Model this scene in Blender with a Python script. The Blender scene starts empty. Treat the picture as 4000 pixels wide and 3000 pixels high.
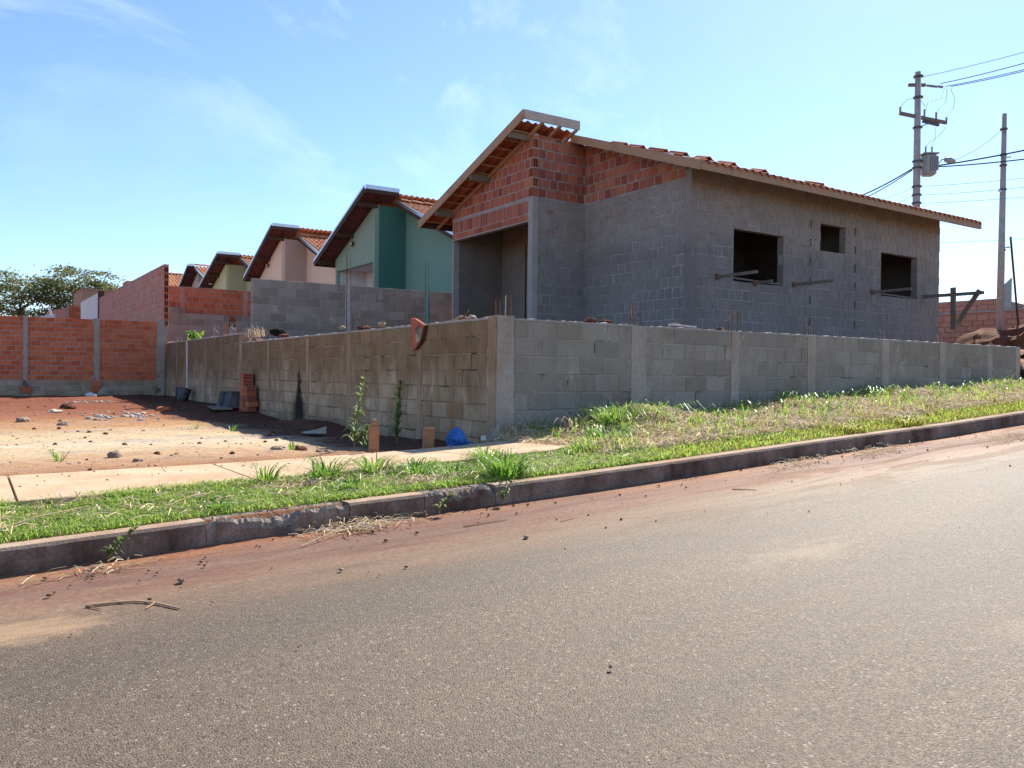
import bpy, bmesh, math, random
import numpy as np
from mathutils import Vector, Matrix, noise as mnoise

random.seed(7)
rng = np.random.default_rng(11)
SC = bpy.context.scene
COL = SC.collection
R = math.radians

# ------------------------------------------------------------------ camera, sky, sun, exposure
# X runs along the street wall to the right, Y runs away along the side wall, Z up.
EYE = Vector((0, 0, 1.6))
YAW, PITCH, ROLL = 0.594511, -0.0103341, 0.00958128
fw = Vector((math.sin(YAW), math.cos(YAW), 0)); rt = Vector((math.cos(YAW), -math.sin(YAW), 0)); up = Vector((0, 0, 1))
f2 = fw * math.cos(PITCH) + up * math.sin(PITCH); u2 = up * math.cos(PITCH) - fw * math.sin(PITCH)
r3 = rt * math.cos(ROLL) + u2 * math.sin(ROLL); u3 = u2 * math.cos(ROLL) - rt * math.sin(ROLL)
cam = bpy.data.objects.new('camera', bpy.data.cameras.new('camera')); COL.objects.link(cam)
m3 = Matrix((r3, u3, -f2)).transposed()
cam.matrix_world = Matrix.Translation(EYE) @ m3.to_4x4()
cam.data.sensor_width = 36; cam.data.lens = 28.61; cam.data.clip_start = 0.05; cam.data.clip_end = 4000
SC.camera = cam

SUN = Vector((1.0, 0.52, 1.0)).normalized()
SUN_EL = math.asin(SUN.z); SUN_AZ = math.atan2(SUN.x, SUN.y)
W = bpy.data.worlds.new('World'); SC.world = W; W.use_nodes = True
nt = W.node_tree; nt.nodes.clear()
wo = nt.nodes.new('ShaderNodeOutputWorld'); bg = nt.nodes.new('ShaderNodeBackground')
sky = nt.nodes.new('ShaderNodeTexSky'); sky.sky_type = 'NISHITA'; sky.sun_disc = False
sky.sun_elevation = SUN_EL; sky.sun_rotation = SUN_AZ
sky.altitude = 600; sky.air_density = 1.0; sky.dust_density = 0.35; sky.ozone_density = 5.0
bg.inputs['Strength'].default_value = 0.09
# thin cirrus: stretched noise over the sky direction
tc = nt.nodes.new('ShaderNodeTexCoord')
mp = nt.nodes.new('ShaderNodeMapping'); mp.inputs['Rotation'].default_value = (R(22), R(-14), R(38)); mp.inputs['Scale'].default_value = (1.0, 5.0, 3.2)
mp.inputs['Location'].default_value = (4.1, 1.2, 0.5)
nz = nt.nodes.new('ShaderNodeTexNoise'); nz.inputs['Scale'].default_value = 2.3; nz.inputs['Detail'].default_value = 7; nz.inputs['Roughness'].default_value = .62; nz.inputs['Distortion'].default_value = .5
nz2 = nt.nodes.new('ShaderNodeTexNoise'); nz2.inputs['Scale'].default_value = 1.9; nz2.inputs['Detail'].default_value = 3
rp = nt.nodes.new('ShaderNodeValToRGB'); rp.color_ramp.elements[0].position = .50; rp.color_ramp.elements[1].position = .80
rp2 = nt.nodes.new('ShaderNodeValToRGB'); rp2.color_ramp.elements[0].position = .42; rp2.color_ramp.elements[1].position = .66
mul = nt.nodes.new('ShaderNodeMath'); mul.operation = 'MULTIPLY'
mul2 = nt.nodes.new('ShaderNodeMath'); mul2.operation = 'MULTIPLY'; mul2.inputs[1].default_value = .75
mix = nt.nodes.new('ShaderNodeMixRGB'); mix.inputs['Color2'].default_value = (6.2, 7.0, 7.4, 1)
L = nt.links.new
L(tc.outputs['Generated'], mp.inputs['Vector']); L(mp.outputs['Vector'], nz.inputs['Vector']); L(tc.outputs['Generated'], nz2.inputs['Vector'])
L(nz.outputs['Fac'], rp.inputs['Fac']); L(nz2.outputs['Fac'], rp2.inputs['Fac']); L(rp.outputs['Color'], mul.inputs[0]); L(rp2.outputs['Color'], mul.inputs[1])
L(mul.outputs[0], mul2.inputs[0]); L(mul2.outputs[0], mix.inputs['Fac']); L(sky.outputs['Color'], mix.inputs['Color1']); L(mix.outputs['Color'], bg.inputs['Color'])
L(bg.outputs['Background'], wo.inputs['Surface'])

sl = bpy.data.lights.new('sun', 'SUN'); sl.energy = 4.0; sl.angle = R(0.5); sl.color = (1.0, 0.93, 0.79)
so = bpy.data.objects.new('sun', sl); COL.objects.link(so)
so.rotation_euler = SUN.to_track_quat('Z', 'Y').to_euler(); so.location = (10, 10, 30)

SC.view_settings.view_transform = 'Standard'; SC.view_settings.look = 'None'
SC.view_settings.exposure = 1.25; SC.view_settings.gamma = 1.0; SC.view_settings.use_curve_mapping = False
SC.render.engine = 'CYCLES'
SC.cycles.use_denoising = True
SC.cycles.max_bounces = 6; SC.cycles.diffuse_bounces = 3; SC.cycles.glossy_bounces = 2; SC.cycles.transmission_bounces = 3; SC.cycles.transparent_max_bounces = 4
SC.cycles.caustics_reflective = False; SC.cycles.caustics_refractive = False

# ------------------------------------------------------------------ materials
class NT:
    def __init__(s, name):
        s.m = bpy.data.materials.new(name); s.m.use_nodes = True
        s.t = s.m.node_tree; s.t.nodes.clear()
        s.o = s.t.nodes.new('ShaderNodeOutputMaterial'); s._g = None
    def n(s, ty): return s.t.nodes.new(ty)
    def set(s, sock, v):
        if isinstance(v, bpy.types.NodeSocket): s.t.links.new(v, sock)
        elif isinstance(v, (tuple, list)) and len(v) == 3 and sock.type == 'RGBA': sock.default_value = (*v, 1)
        else: sock.default_value = v
    def geo(s):
        if not s._g: s._g = s.n('ShaderNodeNewGeometry')
        return s._g
    def pos(s): return s.geo().outputs['Position']
    def gen(s): return s.n('ShaderNodeTexCoord').outputs['Generated']
    def obj(s): return s.n('ShaderNodeTexCoord').outputs['Object']
    def map(s, vec, scale=(1, 1, 1), loc=(0, 0, 0), rot=(0, 0, 0)):
        k = s.n('ShaderNodeMapping'); s.set(k.inputs['Vector'], vec)
        k.inputs['Scale'].default_value = scale; k.inputs['Location'].default_value = loc; k.inputs['Rotation'].default_value = rot
        return k.outputs['Vector']
    def noise(s, scale, detail=4, rough=.55, vec=None, dist=0.0):
        k = s.n('ShaderNodeTexNoise'); s.set(k.inputs['Vector'], vec if vec is not None else s.pos())
        k.inputs['Scale'].default_value = scale; k.inputs['Detail'].default_value = detail
        k.inputs['Roughness'].default_value = rough; k.inputs['Distortion'].default_value = dist
        return k.outputs['Fac']
    def vor(s, scale, vec=None, feat='F1', out='Distance', rand=1.0):
        k = s.n('ShaderNodeTexVoronoi'); k.feature = feat; s.set(k.inputs['Vector'], vec if vec is not None else s.pos())
        k.inputs['Scale'].default_value = scale; k.inputs['Randomness'].default_value = rand
        return k.outputs[out]
    def sep(s, vec):
        k = s.n('ShaderNodeSeparateXYZ'); s.set(k.inputs[0], vec); return k.outputs
    def math(s, op, a, b=0.0, clamp=False):
        k = s.n('ShaderNodeMath'); k.operation = op; k.use_clamp = clamp
        s.set(k.inputs[0], a); s.set(k.inputs[1], b); return k.outputs[0]
    def mix(s, fac, a, b, mode='MIX'):
        k = s.n('ShaderNodeMixRGB'); k.blend_type = mode
        s.set(k.inputs['Fac'], fac); s.set(k.inputs['Color1'], a); s.set(k.inputs['Color2'], b); return k.outputs[0]
    def ramp(s, fac, stops, interp='LINEAR'):
        k = s.n('ShaderNodeValToRGB'); s.set(k.inputs['Fac'], fac); cr = k.color_ramp; cr.interpolation = interp
        while len(cr.elements) < len(stops): cr.elements.new(.5)
        for e, (p, c) in zip(cr.elements, stops):
            e.position = p; e.color = (c, c, c, 1) if isinstance(c, (int, float)) else (*c, 1)
        return k.outputs[0]
    def rnd(s):
        a = s.n('ShaderNodeObjectInfo').outputs['Random']; b = s.geo().outputs['Random Per Island']
        return s.math('FRACT', s.math('ADD', a, b))
    def bump(s, h, strength=.5, dist=.01):
        k = s.n('ShaderNodeBump'); k.inputs['Strength'].default_value = strength; k.inputs['Distance'].default_value = dist
        s.set(k.inputs['Height'], h); return k.outputs[0]
    def done(s, color, rough=.85, bump=None, spec=.25, metal=0.0, transl=None):
        b = s.n('ShaderNodeBsdfPrincipled')
        s.set(b.inputs['Base Color'], color); s.set(b.inputs['Roughness'], rough)
        s.set(b.inputs['Specular IOR Level'], spec); b.inputs['Metallic'].default_value = metal
        if bump is not None: s.set(b.inputs['Normal'], bump)
        out = b.outputs[0]
        if transl is not None:
            t = s.n('ShaderNodeBsdfTranslucent'); s.set(t.inputs['Color'], transl[0])
            mx = s.n('ShaderNodeMixShader'); mx.inputs[0].default_value = transl[1]
            s.t.links.new(out, mx.inputs[1]); s.t.links.new(t.outputs[0], mx.inputs[2]); out = mx.outputs[0]
        s.t.links.new(out, s.o.inputs['Surface']); return s.m

def plain(name, col, rough=.8, var=.25, scale=6, spec=.25, metal=0.0, bump=.2, dist=.004):
    n = NT(name); f = n.noise(scale, 5, .6)
    lo = tuple(c * (1 - var) for c in col); hi = tuple(min(1, c * (1 + var)) for c in col)
    c = n.ramp(f, [(.3, lo), (.7, hi)])
    return n.done(c, rough, n.bump(n.noise(scale * 12, 3), bump, dist), spec, metal)

def brick_mat(name, cols, slurry=0.0, ridge=False, dirt=(.2, .17, .15), dirtamt=.35, bumpd=.004):
    n = NT(name); r = n.rnd()
    k = len(cols); c = n.ramp(r, [((i + .5) / k, cols[i]) for i in range(k)])
    c = n.mix(n.math('MULTIPLY', n.ramp(n.noise(9, 5, .65), [(.45, 0), (.75, 1)]), dirtamt), c, dirt)
    c = n.mix(n.math('MULTIPLY', n.ramp(n.noise(60, 3), [(.35, 0), (.7, 1)]), .25), c, tuple(x * .55 for x in cols[0]))
    h = n.noise(90, 3)
    if ridge:
        z = n.sep(n.pos())[2]
        wv = n.math('SINE', n.math('MULTIPLY', z, 250.0)); h = n.math('ADD', n.math('MULTIPLY', wv, .6), h)
    return n.done(c, .9, n.bump(h, .5, bumpd), .15)

M = {}
# asphalt with dust and mud washed along the gutter
def asphalt():
    n = NT('asphalt'); x, y, z = n.sep(n.pos())
    ag = n.vor(150, out='Color'); agf = n.sep(ag)[0]
    ag2 = n.vor(62, n.map(n.pos(), (1, 1, 1), (3.3, 1.7, 0)), out='Color'); big_st = n.ramp(n.sep(ag2)[1], [(.90, 0), (.94, 1)]); dark_st = n.ramp(n.sep(ag2)[2], [(.88, 0), (.92, 1)])
    base = n.ramp(agf, [(0, (.052, .036, .024)), (.45, (.126, .089, .057)), (.8, (.195, .142, .093)), (1, (.31, .235, .16))])
    big = n.noise(.55, 4, .6); base = n.mix(n.ramp(big, [(.3, 0), (.7, .55)]), base, (.135, .098, .068))
    fine = n.noise(30, 4, .7); base = n.mix(n.ramp(fine, [(.35, .4), (.65, 0)]), base, (.05, .044, .04))
    rim = n.ramp(n.vor(62, n.map(n.pos(), (1, 1, 1), (3.3, 1.7, 0))), [(.25, 1), (.45, 0)])
    base = n.mix(n.math('MULTIPLY', n.math('MULTIPLY', big_st, rim), .8), base, (.36, .30, .235)); base = n.mix(n.math('MULTIPLY', n.math('MULTIPLY', dark_st, rim), .85), base, (.022, .018, .015))
    # red dust increases towards the gutter
    w1 = n.math('SUBTRACT', n.noise(1.0, 5, .6, n.map(n.pos(), (.45, 1.6, 1))), .5); w2 = n.math('SUBTRACT', n.noise(7, 7, .75, n.map(n.pos(), (.5, 1.6, 1))), .5)
    t = n.math('DIVIDE', n.math('ADD', n.math('SUBTRACT', 4.7, y), n.math('ADD', n.math('MULTIPLY', w1, .75), n.math('MULTIPLY', w2, .30))), 1.6)
    mudn = n.noise(1.6, 8, .7, n.map(n.pos(), (.4, 3.2, 1), (3, 1, 0), (0, 0, .05)), .6)
    mud = n.ramp(t, [(0, (.30, .115, .055)), (.07, (.38, .16, .08)), (.14, (.235, .105, .075)), (.26, (.22, .115, .095)), (.36, (.285, .155, .105)), (.48, (.36, .22, .14)), (.60, (.31, .17, .095)), (.8, (.25, .15, .09))])
    mud = n.mix(n.ramp(mudn, [(.42, .0), (.58, .55)]), mud, (.36, .235, .17)); mud = n.mix(n.ramp(mudn, [(.36, .6), (.46, 0)]), mud, (.19, .09, .065))
    mud = n.mix(n.ramp(n.noise(38, 5, .75), [(.4, .5), (.62, 0)]), mud, (.13, .065, .045))
    dust = n.ramp(t, [(0, 1), (.34, .95), (.44, .78), (.54, .55), (.64, .28), (.78, .08), (1, .04)])
    c = n.mix(dust, base, mud)
    lp = n.math('ADD', n.math('POWER', n.math('DIVIDE', n.math('SUBTRACT', x, .12), .42), 2.0), n.math('POWER', n.math('DIVIDE', n.math('SUBTRACT', y, 3.78), .17), 2.0))
    c = n.mix(n.math('MULTIPLY', n.ramp(n.math('ADD', lp, n.math('MULTIPLY', w2, 3.0)), [(.1, 1), (1.0, 0)]), .62), c, (.50, .33, .20))
    p2 = n.ramp(n.noise(.8, 5, .65, n.map(n.pos(), (.6, 1.6, 1), (9.3, 4.1, 0))), [(.60, 0), (.70, .6)])
    c = n.mix(p2, c, (.26, .19, .125))
    lane = n.noise(1.0, 5, .6, n.map(n.pos(), (.12, 1.3, 1), (2, 0.4, 0), (0, 0, -.03)))
    c = n.mix(n.math('MULTIPLY', n.ramp(lane, [(.42, 0), (.62, 1)]), .35), c, (.062, .050, .040))
    h = n.math('ADD', n.math('MULTIPLY', n.vor(150), -1.0), n.math('MULTIPLY', n.noise(45, 3), .8))
    wet = n.ramp(mudn, [(.5, 0), (.6, 1)])
    ro = n.mix(n.math('MULTIPLY', wet, dust), (.68,) * 3, (.88,) * 3)
    bh = n.mix(dust, h, n.math('MULTIPLY', n.noise(25, 5, .7), .7))
    return n.done(c, ro, n.bump(bh, .7, .005), n.math('SUBTRACT', .34, n.math('MULTIPLY', dust, .26)))
M['asphalt'] = asphalt()

def soil():
    n = NT('lot_soil'); x, y, z = n.sep(n.pos())
    w = n.math('MULTIPLY', n.math('SUBTRACT', n.noise(.45, 5, .6, n.map(n.pos(), (.45, 1, 1))), .5), 5.0)
    t = n.math('DIVIDE', n.math('ADD', n.math('SUBTRACT', y, 6.8), w), 18.0)
    c = n.ramp(t, [(.0, (.30, .155, .09)), (.055, (.44, .27, .16)), (.11, (.58, .43, .27)), (.20, (.62, .51, .37)), (.30, (.58, .43, .26)),
                   (.40, (.46, .27, .14)), (.52, (.28, .11, .06)), (.75, (.20, .065, .04)), (1, (.25, .09, .055))])
    gr = n.math('MULTIPLY', n.ramp(n.noise(.9, 6, .7, n.map(n.pos(), (.4, 1.2, 1), (5, 2, 0))), [(.52, 0), (.62, 1)]), n.ramp(t, [(.1, 1), (.5, .25), (.9, 0)]))
    c = n.mix(n.math('MULTIPLY', gr, .75), c, n.ramp(n.vor(40, out='Color'), [(0, (.16, .15, .14)), (1, (.55, .52, .47))]))
    c = n.mix(n.ramp(n.noise(7, 6, .75), [(.52, 0), (.72, .7)]), c, (.22, .085, .05))
    wh = n.ramp(n.noise(2.6, 6, .7, n.map(n.pos(), (1, 1, 1), (2, 7, 0))), [(.66, 0), (.72, .8)])
    c = n.mix(wh, c, (.66, .60, .52))
    c = n.mix(n.ramp(n.noise(40, 4, .7), [(.35, .35), (.6, 0)]), c, (.12, .055, .035))
    c = n.mix(n.ramp(n.math('DIVIDE', x, 40.0), [(.2, 0), (.3, .9)]), c, n.ramp(n.noise(3, 5, .7), [(.35, (.16, .07, .04)), (.65, (.36, .19, .11))]))
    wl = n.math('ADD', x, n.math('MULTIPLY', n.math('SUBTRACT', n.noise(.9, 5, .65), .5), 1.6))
    wshade = n.math('MULTIPLY', n.ramp(n.math('DIVIDE', wl, 10.0), [(.30, 0), (.37, .95)]), n.math('SUBTRACT', 1.0, n.ramp(n.math('DIVIDE', x, 10.0), [(.48, 0), (.5, 1)])))
    c = n.mix(wshade, c, n.ramp(n.noise(9, 5, .7), [(.35, (.05, .022, .014)), (.65, (.13, .06, .04))]))  # dark red-brown soil, with the side wall's cast shadow deepened into its colour
    h = n.math('ADD', n.noise(14, 6, .7), n.math('MULTIPLY', n.noise(60, 3), .4))
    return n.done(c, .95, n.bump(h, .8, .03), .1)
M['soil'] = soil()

def turf_soil():
    n = NT('verge_soil')
    c = n.ramp(n.noise(4, 6, .7), [(.3, (.12, .10, .04)), (.5, (.20, .15, .07)), (.7, (.34, .21, .12))])
    return n.done(c, .95, n.bump(n.noise(25, 5, .7), .8, .03), .1)
M['turf'] = turf_soil()

def soot(n, c):
    # smoke mark of a small fire against the wall: wide at the foot, a thin tongue above
    x, y, z = n.sep(n.pos()); wob = n.math('MULTIPLY', n.math('SUBTRACT', n.noise(6, 4, .6), .5), .25)
    dy = n.math('ABSOLUTE', n.math('ADD', n.math('SUBTRACT', y, 13.46), wob))
    wd = n.ramp(n.math('SUBTRACT', z, .75), [(0, .42), (.30, .36), (.48, .20), (.62, .10), (.85, .06), (.97, 0)])
    f = n.ramp(n.math('DIVIDE', dy, n.math('ADD', wd, .001)), [(.35, 1), (1.0, 0)])
    c = n.mix(n.math('MULTIPLY', f, .95), c, (.012, .012, .013))
    dz = n.ramp(n.math('ADD', z, n.math('MULTIPLY', wob, 1.2)), [(.72, .8), (.98, 0)])
    return n.mix(n.math('MULTIPLY', dz, .7), c, (.12, .065, .04))
def concrete(name, a, b, stain, stf=.5, bumpd=.006, zs=None, gap=None):
    n = NT(name); c = n.ramp(n.noise(3, 6, .65), [(.3, a), (.7, b)])
    s = n.noise(2.2, 6, .7, n.map(n.pos(), (1, 1, .45)))
    c = n.mix(n.math('MULTIPLY', n.ramp(s, [(.45, 0), (.68, 1)]), stf), c, stain)
    c = n.mix(n.ramp(n.noise(50, 4, .7), [(.35, .45), (.6, 0)]), c, tuple(x * .5 for x in a))
    if gap: c = n.mix(n.ramp(n.noise(gap[0], 4, .6, n.map(n.pos(), (1, 1, 1), (3, 8, 5))), [(gap[1], 0), (gap[1] + .07, .9)]), c, tuple(x * .22 for x in a))
    if zs: c = soot(n, c)
    return n.done(c, .92, n.bump(n.math('ADD', n.noise(22, 5, .7), n.noise(120, 2)), .6, bumpd), .15)
M['sidewalk'] = concrete('sidewalk_concrete', (.52, .37, .245), (.64, .48, .335), (.42, .255, .15), .85, .005)
M['kerb'] = concrete('muddy_shaded_kerb_face', (.11, .068, .05), (.40, .30, .245), (.06, .027, .018), .95)  # mud stain, darkened further for the shade on the upright face
M['kerb_top'] = concrete('lit_kerb_top_concrete', (.36, .26, .185), (.50, .38, .28), (.30, .16, .10), .7)  # paler copy of the concrete, sunlight on the top put into the colour
M['col_street'] = concrete('street_column_concrete', (.42, .345, .29), (.54, .46, .40), (.36, .22, .15), .55, .012)
M['col_lot'] = concrete('lot_column_concrete', (.34, .235, .16), (.45, .345, .25), (.20, .105, .06), .7, .012)
M['mortar_street'] = concrete('street_wall_mortar', (.38, .335, .29), (.48, .43, .375), (.36, .27, .21), .3, .012, None, (2.6, .57))
M['mortar_lot'] = concrete('lot_wall_mortar', (.30, .215, .145), (.43, .33, .235), (.19, .11, .065), .7, .012, 1, (3.5, .55))
M['mortar'] = concrete('mortar', (.38, .355, .33), (.50, .47, .44), (.30, .25, .22), .3, .012)
M['mortar_pink'] = concrete('mortar_pink', (.38, .33, .31), (.46, .41, .39), (.33, .25, .22), .3, .012)

def block_mat(name, cols, stain, streak, zwet, amt):
    n = NT(name); r = n.rnd(); k = len(cols)
    c = n.ramp(r, [((i + .5) / k, cols[i]) for i in range(k)])
    big = n.noise(.8, 4, .6); c = n.mix(n.ramp(big, [(.4, 0), (.65, .55)]), c, stain)
    s = n.noise(4, 6, .72, n.map(n.pos(), (1.3, 1.3, .42)))
    c = n.mix(n.math('MULTIPLY', n.ramp(s, [(.50, 0), (.72, 1)]), amt), c, streak)
    rust = n.noise(1.3, 5, .65, n.map(n.pos(), (1, 1, .8), (6, 2, 4)))
    c = n.mix(n.math('MULTIPLY', n.ramp(rust, [(.54, 0), (.68, 1)]), amt * .8), c, tuple(x * y for x, y in zip(stain, (.85, .62, .45))))
    wsp = n.noise(3.4, 6, .74, n.map(n.pos(), (1.2, 1.2, .6), (4, 9, 1)))
    c = n.mix(n.ramp(wsp, [(.57, 0), (.70, .65)]), c, tuple(min(.62, x * 1.45) for x in cols[-1]))
    c = n.mix(n.ramp(n.noise(70, 4, .7), [(.38, .4), (.6, 0)]), c, tuple(x * .45 for x in cols[0]))
    if zwet:
        wz = n.math('ADD', n.sep(n.pos())[2], n.math('MULTIPLY', n.math('SUBTRACT', n.noise(1.7, 6, .7, n.map(n.pos(), (1, 1, .5), (5, 1, 2))), .5), 2.2))
        c = n.mix(n.math('MULTIPLY', n.ramp(n.math('DIVIDE', wz, 3.0), [(.44, 0), (.60, 1)]), .74), c, n.ramp(n.noise(4, 5, .7), [(.35, (.13, .078, .040)), (.6, (.20, .125, .065)), (.75, (.30, .155, .06))])); c = soot(n, c)
    return n.done(c, .93, n.bump(n.math('ADD', n.noise(35, 5, .7), n.noise(160, 2)), .6, .006), .12)
M['block_street'] = block_mat('street_block', [(.31, .268, .225), (.355, .308, .258), (.385, .335, .28), (.42, .368, .31)], (.34, .28, .225), (.22, .185, .155), 0, .6)
M['block_lot'] = block_mat('lot_block', [(.39, .30, .20), (.44, .345, .24), (.49, .39, .285), (.54, .44, .33)], (.33, .215, .12), (.15, .085, .045), 1, .75)
M['block_grey'] = block_mat('grey_block', [(.27, .245, .21), (.32, .295, .255), (.36, .33, .285), (.42, .39, .34)], (.31, .285, .245), (.16, .145, .13), 0, .35)
RED = [(.50, .118, .050), (.60, .165, .07), (.65, .20, .09), (.54, .135, .058), (.62, .185, .085)]
M['red'] = brick_mat('red_brick', RED, ridge=False, dirtamt=.2)
M['redhouse'] = brick_mat('red_hollow_brick', [(.30, .085, .06), (.50, .155, .08), (.40, .115, .075), (.54, .20, .11), (.44, .125, .08)], ridge=True, dirt=(.27, .20, .17), dirtamt=.4)
M['redpale'] = brick_mat('pale_red_brick', [(.52, .24, .18), (.58, .28, .21), (.55, .26, .20), (.60, .31, .235)], dirt=(.46, .37, .33), dirtamt=.35)
def slurry():
    n = NT('slurry_coated_brick'); r = n.rnd()
    zz = n.math('ADD', n.sep(n.pos())[2], n.math('MULTIPLY', n.math('SUBTRACT', n.noise(.9, 5, .65), .5), 1.1))
    lift = n.ramp(n.math('DIVIDE', zz, 10.0), [(.405, 0), (.445, 1)])      # the upper lift of the slurry is paler and browner
    lo = n.ramp(r, [(.1, (.235, .208, .188)), (.5, (.255, .228, .206)), (.9, (.275, .247, .224))])
    hi = n.ramp(r, [(.1, (.33, .285, .245)), (.5, (.365, .315, .27)), (.9, (.40, .345, .295))])
    c = n.mix(lift, lo, hi)
    c = n.mix(n.ramp(n.noise(1.1, 5, .65), [(.42, 0), (.7, .5)]), c, (.36, .335, .31))
    wt = n.ramp(n.noise(3.0, 6, .74, n.map(n.pos(), (1.5, 1.5, .7), (1, 5, 8))), [(.55, 0), (.70, .55)])
    c = n.mix(wt, c, (.45, .43, .415))
    red = n.math('MULTIPLY', n.ramp(n.noise(5.5, 5, .7, n.map(n.pos(), (.7, .7, 1.4))), [(.59, 0), (.65, 1)]), n.math('ADD', n.math('MULTIPLY', lift, .75), .2))
    c = n.mix(n.math('MULTIPLY', red, .8), c, (.36, .10, .07))
    c = n.mix(n.ramp(n.noise(50, 4, .7), [(.38, .5), (.6, 0)]), c, (.17, .155, .145))
    z = n.sep(n.pos())[2]; wv = n.math('SINE', n.math('MULTIPLY', z, 250.0))
    return n.done(c, .9, n.bump(n.math('ADD', n.math('MULTIPLY', wv, .35), n.noise(40, 5, .7)), .6, .006), .15)
M['slurry'] = slurry()
M['slurry_mortar'] = concrete('slurry_mortar', (.25, .23, .215), (.56, .53, .50), (.22, .20, .19), .45, .01)
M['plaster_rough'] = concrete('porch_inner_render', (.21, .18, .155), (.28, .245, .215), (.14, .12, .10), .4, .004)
M['tile'] = brick_mat('clay_tile', [(.36, .095, .05), (.46, .15, .08), (.52, .20, .11), (.40, .12, .065)], dirt=(.25, .13, .10), dirtamt=.35)
M['tile_new'] = brick_mat('orange_clay_tile', [(.55, .22, .11), (.62, .28, .15), (.66, .33, .19), (.58, .24, .13)], dirt=(.42, .24, .17), dirtamt=.25)
def wood(name, a, b, sc=1.0):
    n = NT(name); v = n.map(n.pos(), (3 * sc, 3 * sc, 22 * sc), rot=(.1, .2, 0))
    f = n.noise(3, 6, .7, v, .8); c = n.ramp(f, [(.3, a), (.7, b)])
    c = n.mix(n.ramp(n.noise(2.5, 3), [(.55, 0), (.7, .4)]), c, tuple(x * .6 for x in a))
    return n.done(c, .75, n.bump(f, .3, .004), .25)
M['wood'] = wood('raw_timber', (.36, .21, .125), (.50, .32, .20))
M['wood_pale'] = wood('pale_timber', (.48, .40, .31), (.60, .52, .42))
M['wood_grey'] = wood('weathered_timber', (.15, .12, .095), (.26, .215, .17))
M['wood_dark'] = wood('dark_timber', (.055, .03, .022), (.10, .055, .038))
M['stake'] = wood('stake_timber', (.26, .11, .05), (.42, .21, .11))
M['maroon'] = plain('maroon_soffit_paint', (.16, .055, .06), .8, .25, 5)
M['galv'] = plain('galvanised_sheet', (.62, .66, .72), .32, .12, 3, .5, .85, .15)
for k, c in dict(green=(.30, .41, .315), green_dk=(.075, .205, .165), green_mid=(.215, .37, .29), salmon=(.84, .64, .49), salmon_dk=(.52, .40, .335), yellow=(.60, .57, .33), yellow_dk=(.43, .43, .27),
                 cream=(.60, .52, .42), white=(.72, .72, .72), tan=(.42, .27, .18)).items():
    q = NT('paint_' + k); qc = q.mix(q.ramp(q.noise(1.2, 5, .6), [(.35, .0), (.7, .16)]), c, tuple(x * .72 for x in c))
    qc = q.mix(q.math('MULTIPLY', q.ramp(q.noise(2.5, 5, .65, q.map(q.pos(), (2, 2, .22))), [(.5, 0), (.72, 1)]), .22), qc, tuple(x * .62 for x in c))
    M[k] = q.done(qc, .88, q.bump(q.noise(60, 3), .2, .003), .15)
M['pole'] = plain('pole_concrete', (.40, .37, .35), .9, .18, 4, .2)
M['steel'] = plain('dark_steel', (.10, .10, .11), .5, .3, 10, .4, .6)
M['porcelain'] = plain('grey_porcelain', (.28, .26, .26), .35, .15, 10, .5)
M['transformer'] = plain('transformer_paint', (.33, .36, .36), .55, .12, 5, .4)
M['cable'] = plain('cable_black', (.05, .05, .06), .6, .2, 10, .3)
M['thinwire'] = plain('thin_wire', (.30, .32, .38), .5, .2, 10, .3, .5)
M['lamp_glass'] = plain('lamp_glass', (.6, .6, .55), .3, .1, 10, .5)
M['rebar'] = plain('rusty_steel', (.20, .085, .045), .8, .4, 40, .3, .3)
M['rebar_pale'] = plain('sunbleached_wire', (.42, .36, .29), .7, .3, 40, .3, .3)
M['black'] = plain('hole_shade_and_black_lump', (.012, .012, .013), .9, .4, 8, .1)  # black plates paint the shaded inside of brick holes; also colours one lump
M['bucket'] = concrete('paint_spattered_plastic', (.025, .027, .032), (.06, .065, .075), (.45, .50, .58), .55)
def bag():
    n = NT('blue_plastic'); f = n.noise(9, 4, .6)
    c = n.ramp(f, [(.3, (.03, .14, .42)), (.6, (.07, .26, .66)), (.8, (.22, .45, .80))])
    g = n.math('MULTIPLY', n.ramp(n.math('FRACT', n.math('MULTIPLY', n.sep(n.pos())[0], 16)), [(.42, 0), (.5, 1)]), .25)
    c = n.mix(g, c, (.02, .09, .32))
    return n.done(c, .38, n.bump(f, .5, .01), .5, transl=((.10, .33, .80), .35))
M['bag'] = bag()
M['paper'] = plain('white_paper', (.66, .63, .60), .8, .12, 12)
M['rubble'] = concrete('plaster_rubble', (.48, .44, .40), (.66, .62, .57), (.34, .22, .16), .5, .02)
M['kerb_broken'] = concrete('broken_kerb_rubble', (.24, .19, .16), (.42, .35, .30), (.15, .08, .055), .7, .03)
M['stone'] = concrete('stone', (.28, .20, .155), (.44, .35, .28), (.16, .07, .045), .5, .02)
M['clod'] = concrete('red_clod', (.13, .05, .03), (.24, .10, .06), (.10, .035, .02), .5, .03)
M['straw'] = None
def leaf(name, cols, tcol, tf=.45, rough=.55):
    n = NT(name); r = n.rnd(); k = len(cols)
    c = n.ramp(r, [((i + .5) / k, cols[i]) for i in range(k)])
    return n.done(c, rough, None, .3, transl=(n.mix(.35, c, tcol), tf))
M['grass'] = leaf('grass_blade', [(.13, .24, .035), (.19, .33, .05), (.26, .40, .07), (.33, .43, .10), (.48, .47, .22)], (.58, .82, .12), .55)
M['grass_yel'] = leaf('yellowing_grass', [(.19, .20, .03), (.28, .28, .05), (.34, .28, .07), (.23, .26, .04)], (.60, .58, .08), .5)
M['tuft'] = leaf('weed_grass', [(.085, .18, .026), (.12, .24, .035), (.17, .29, .05)], (.36, .62, .07), .5, .38)
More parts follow.
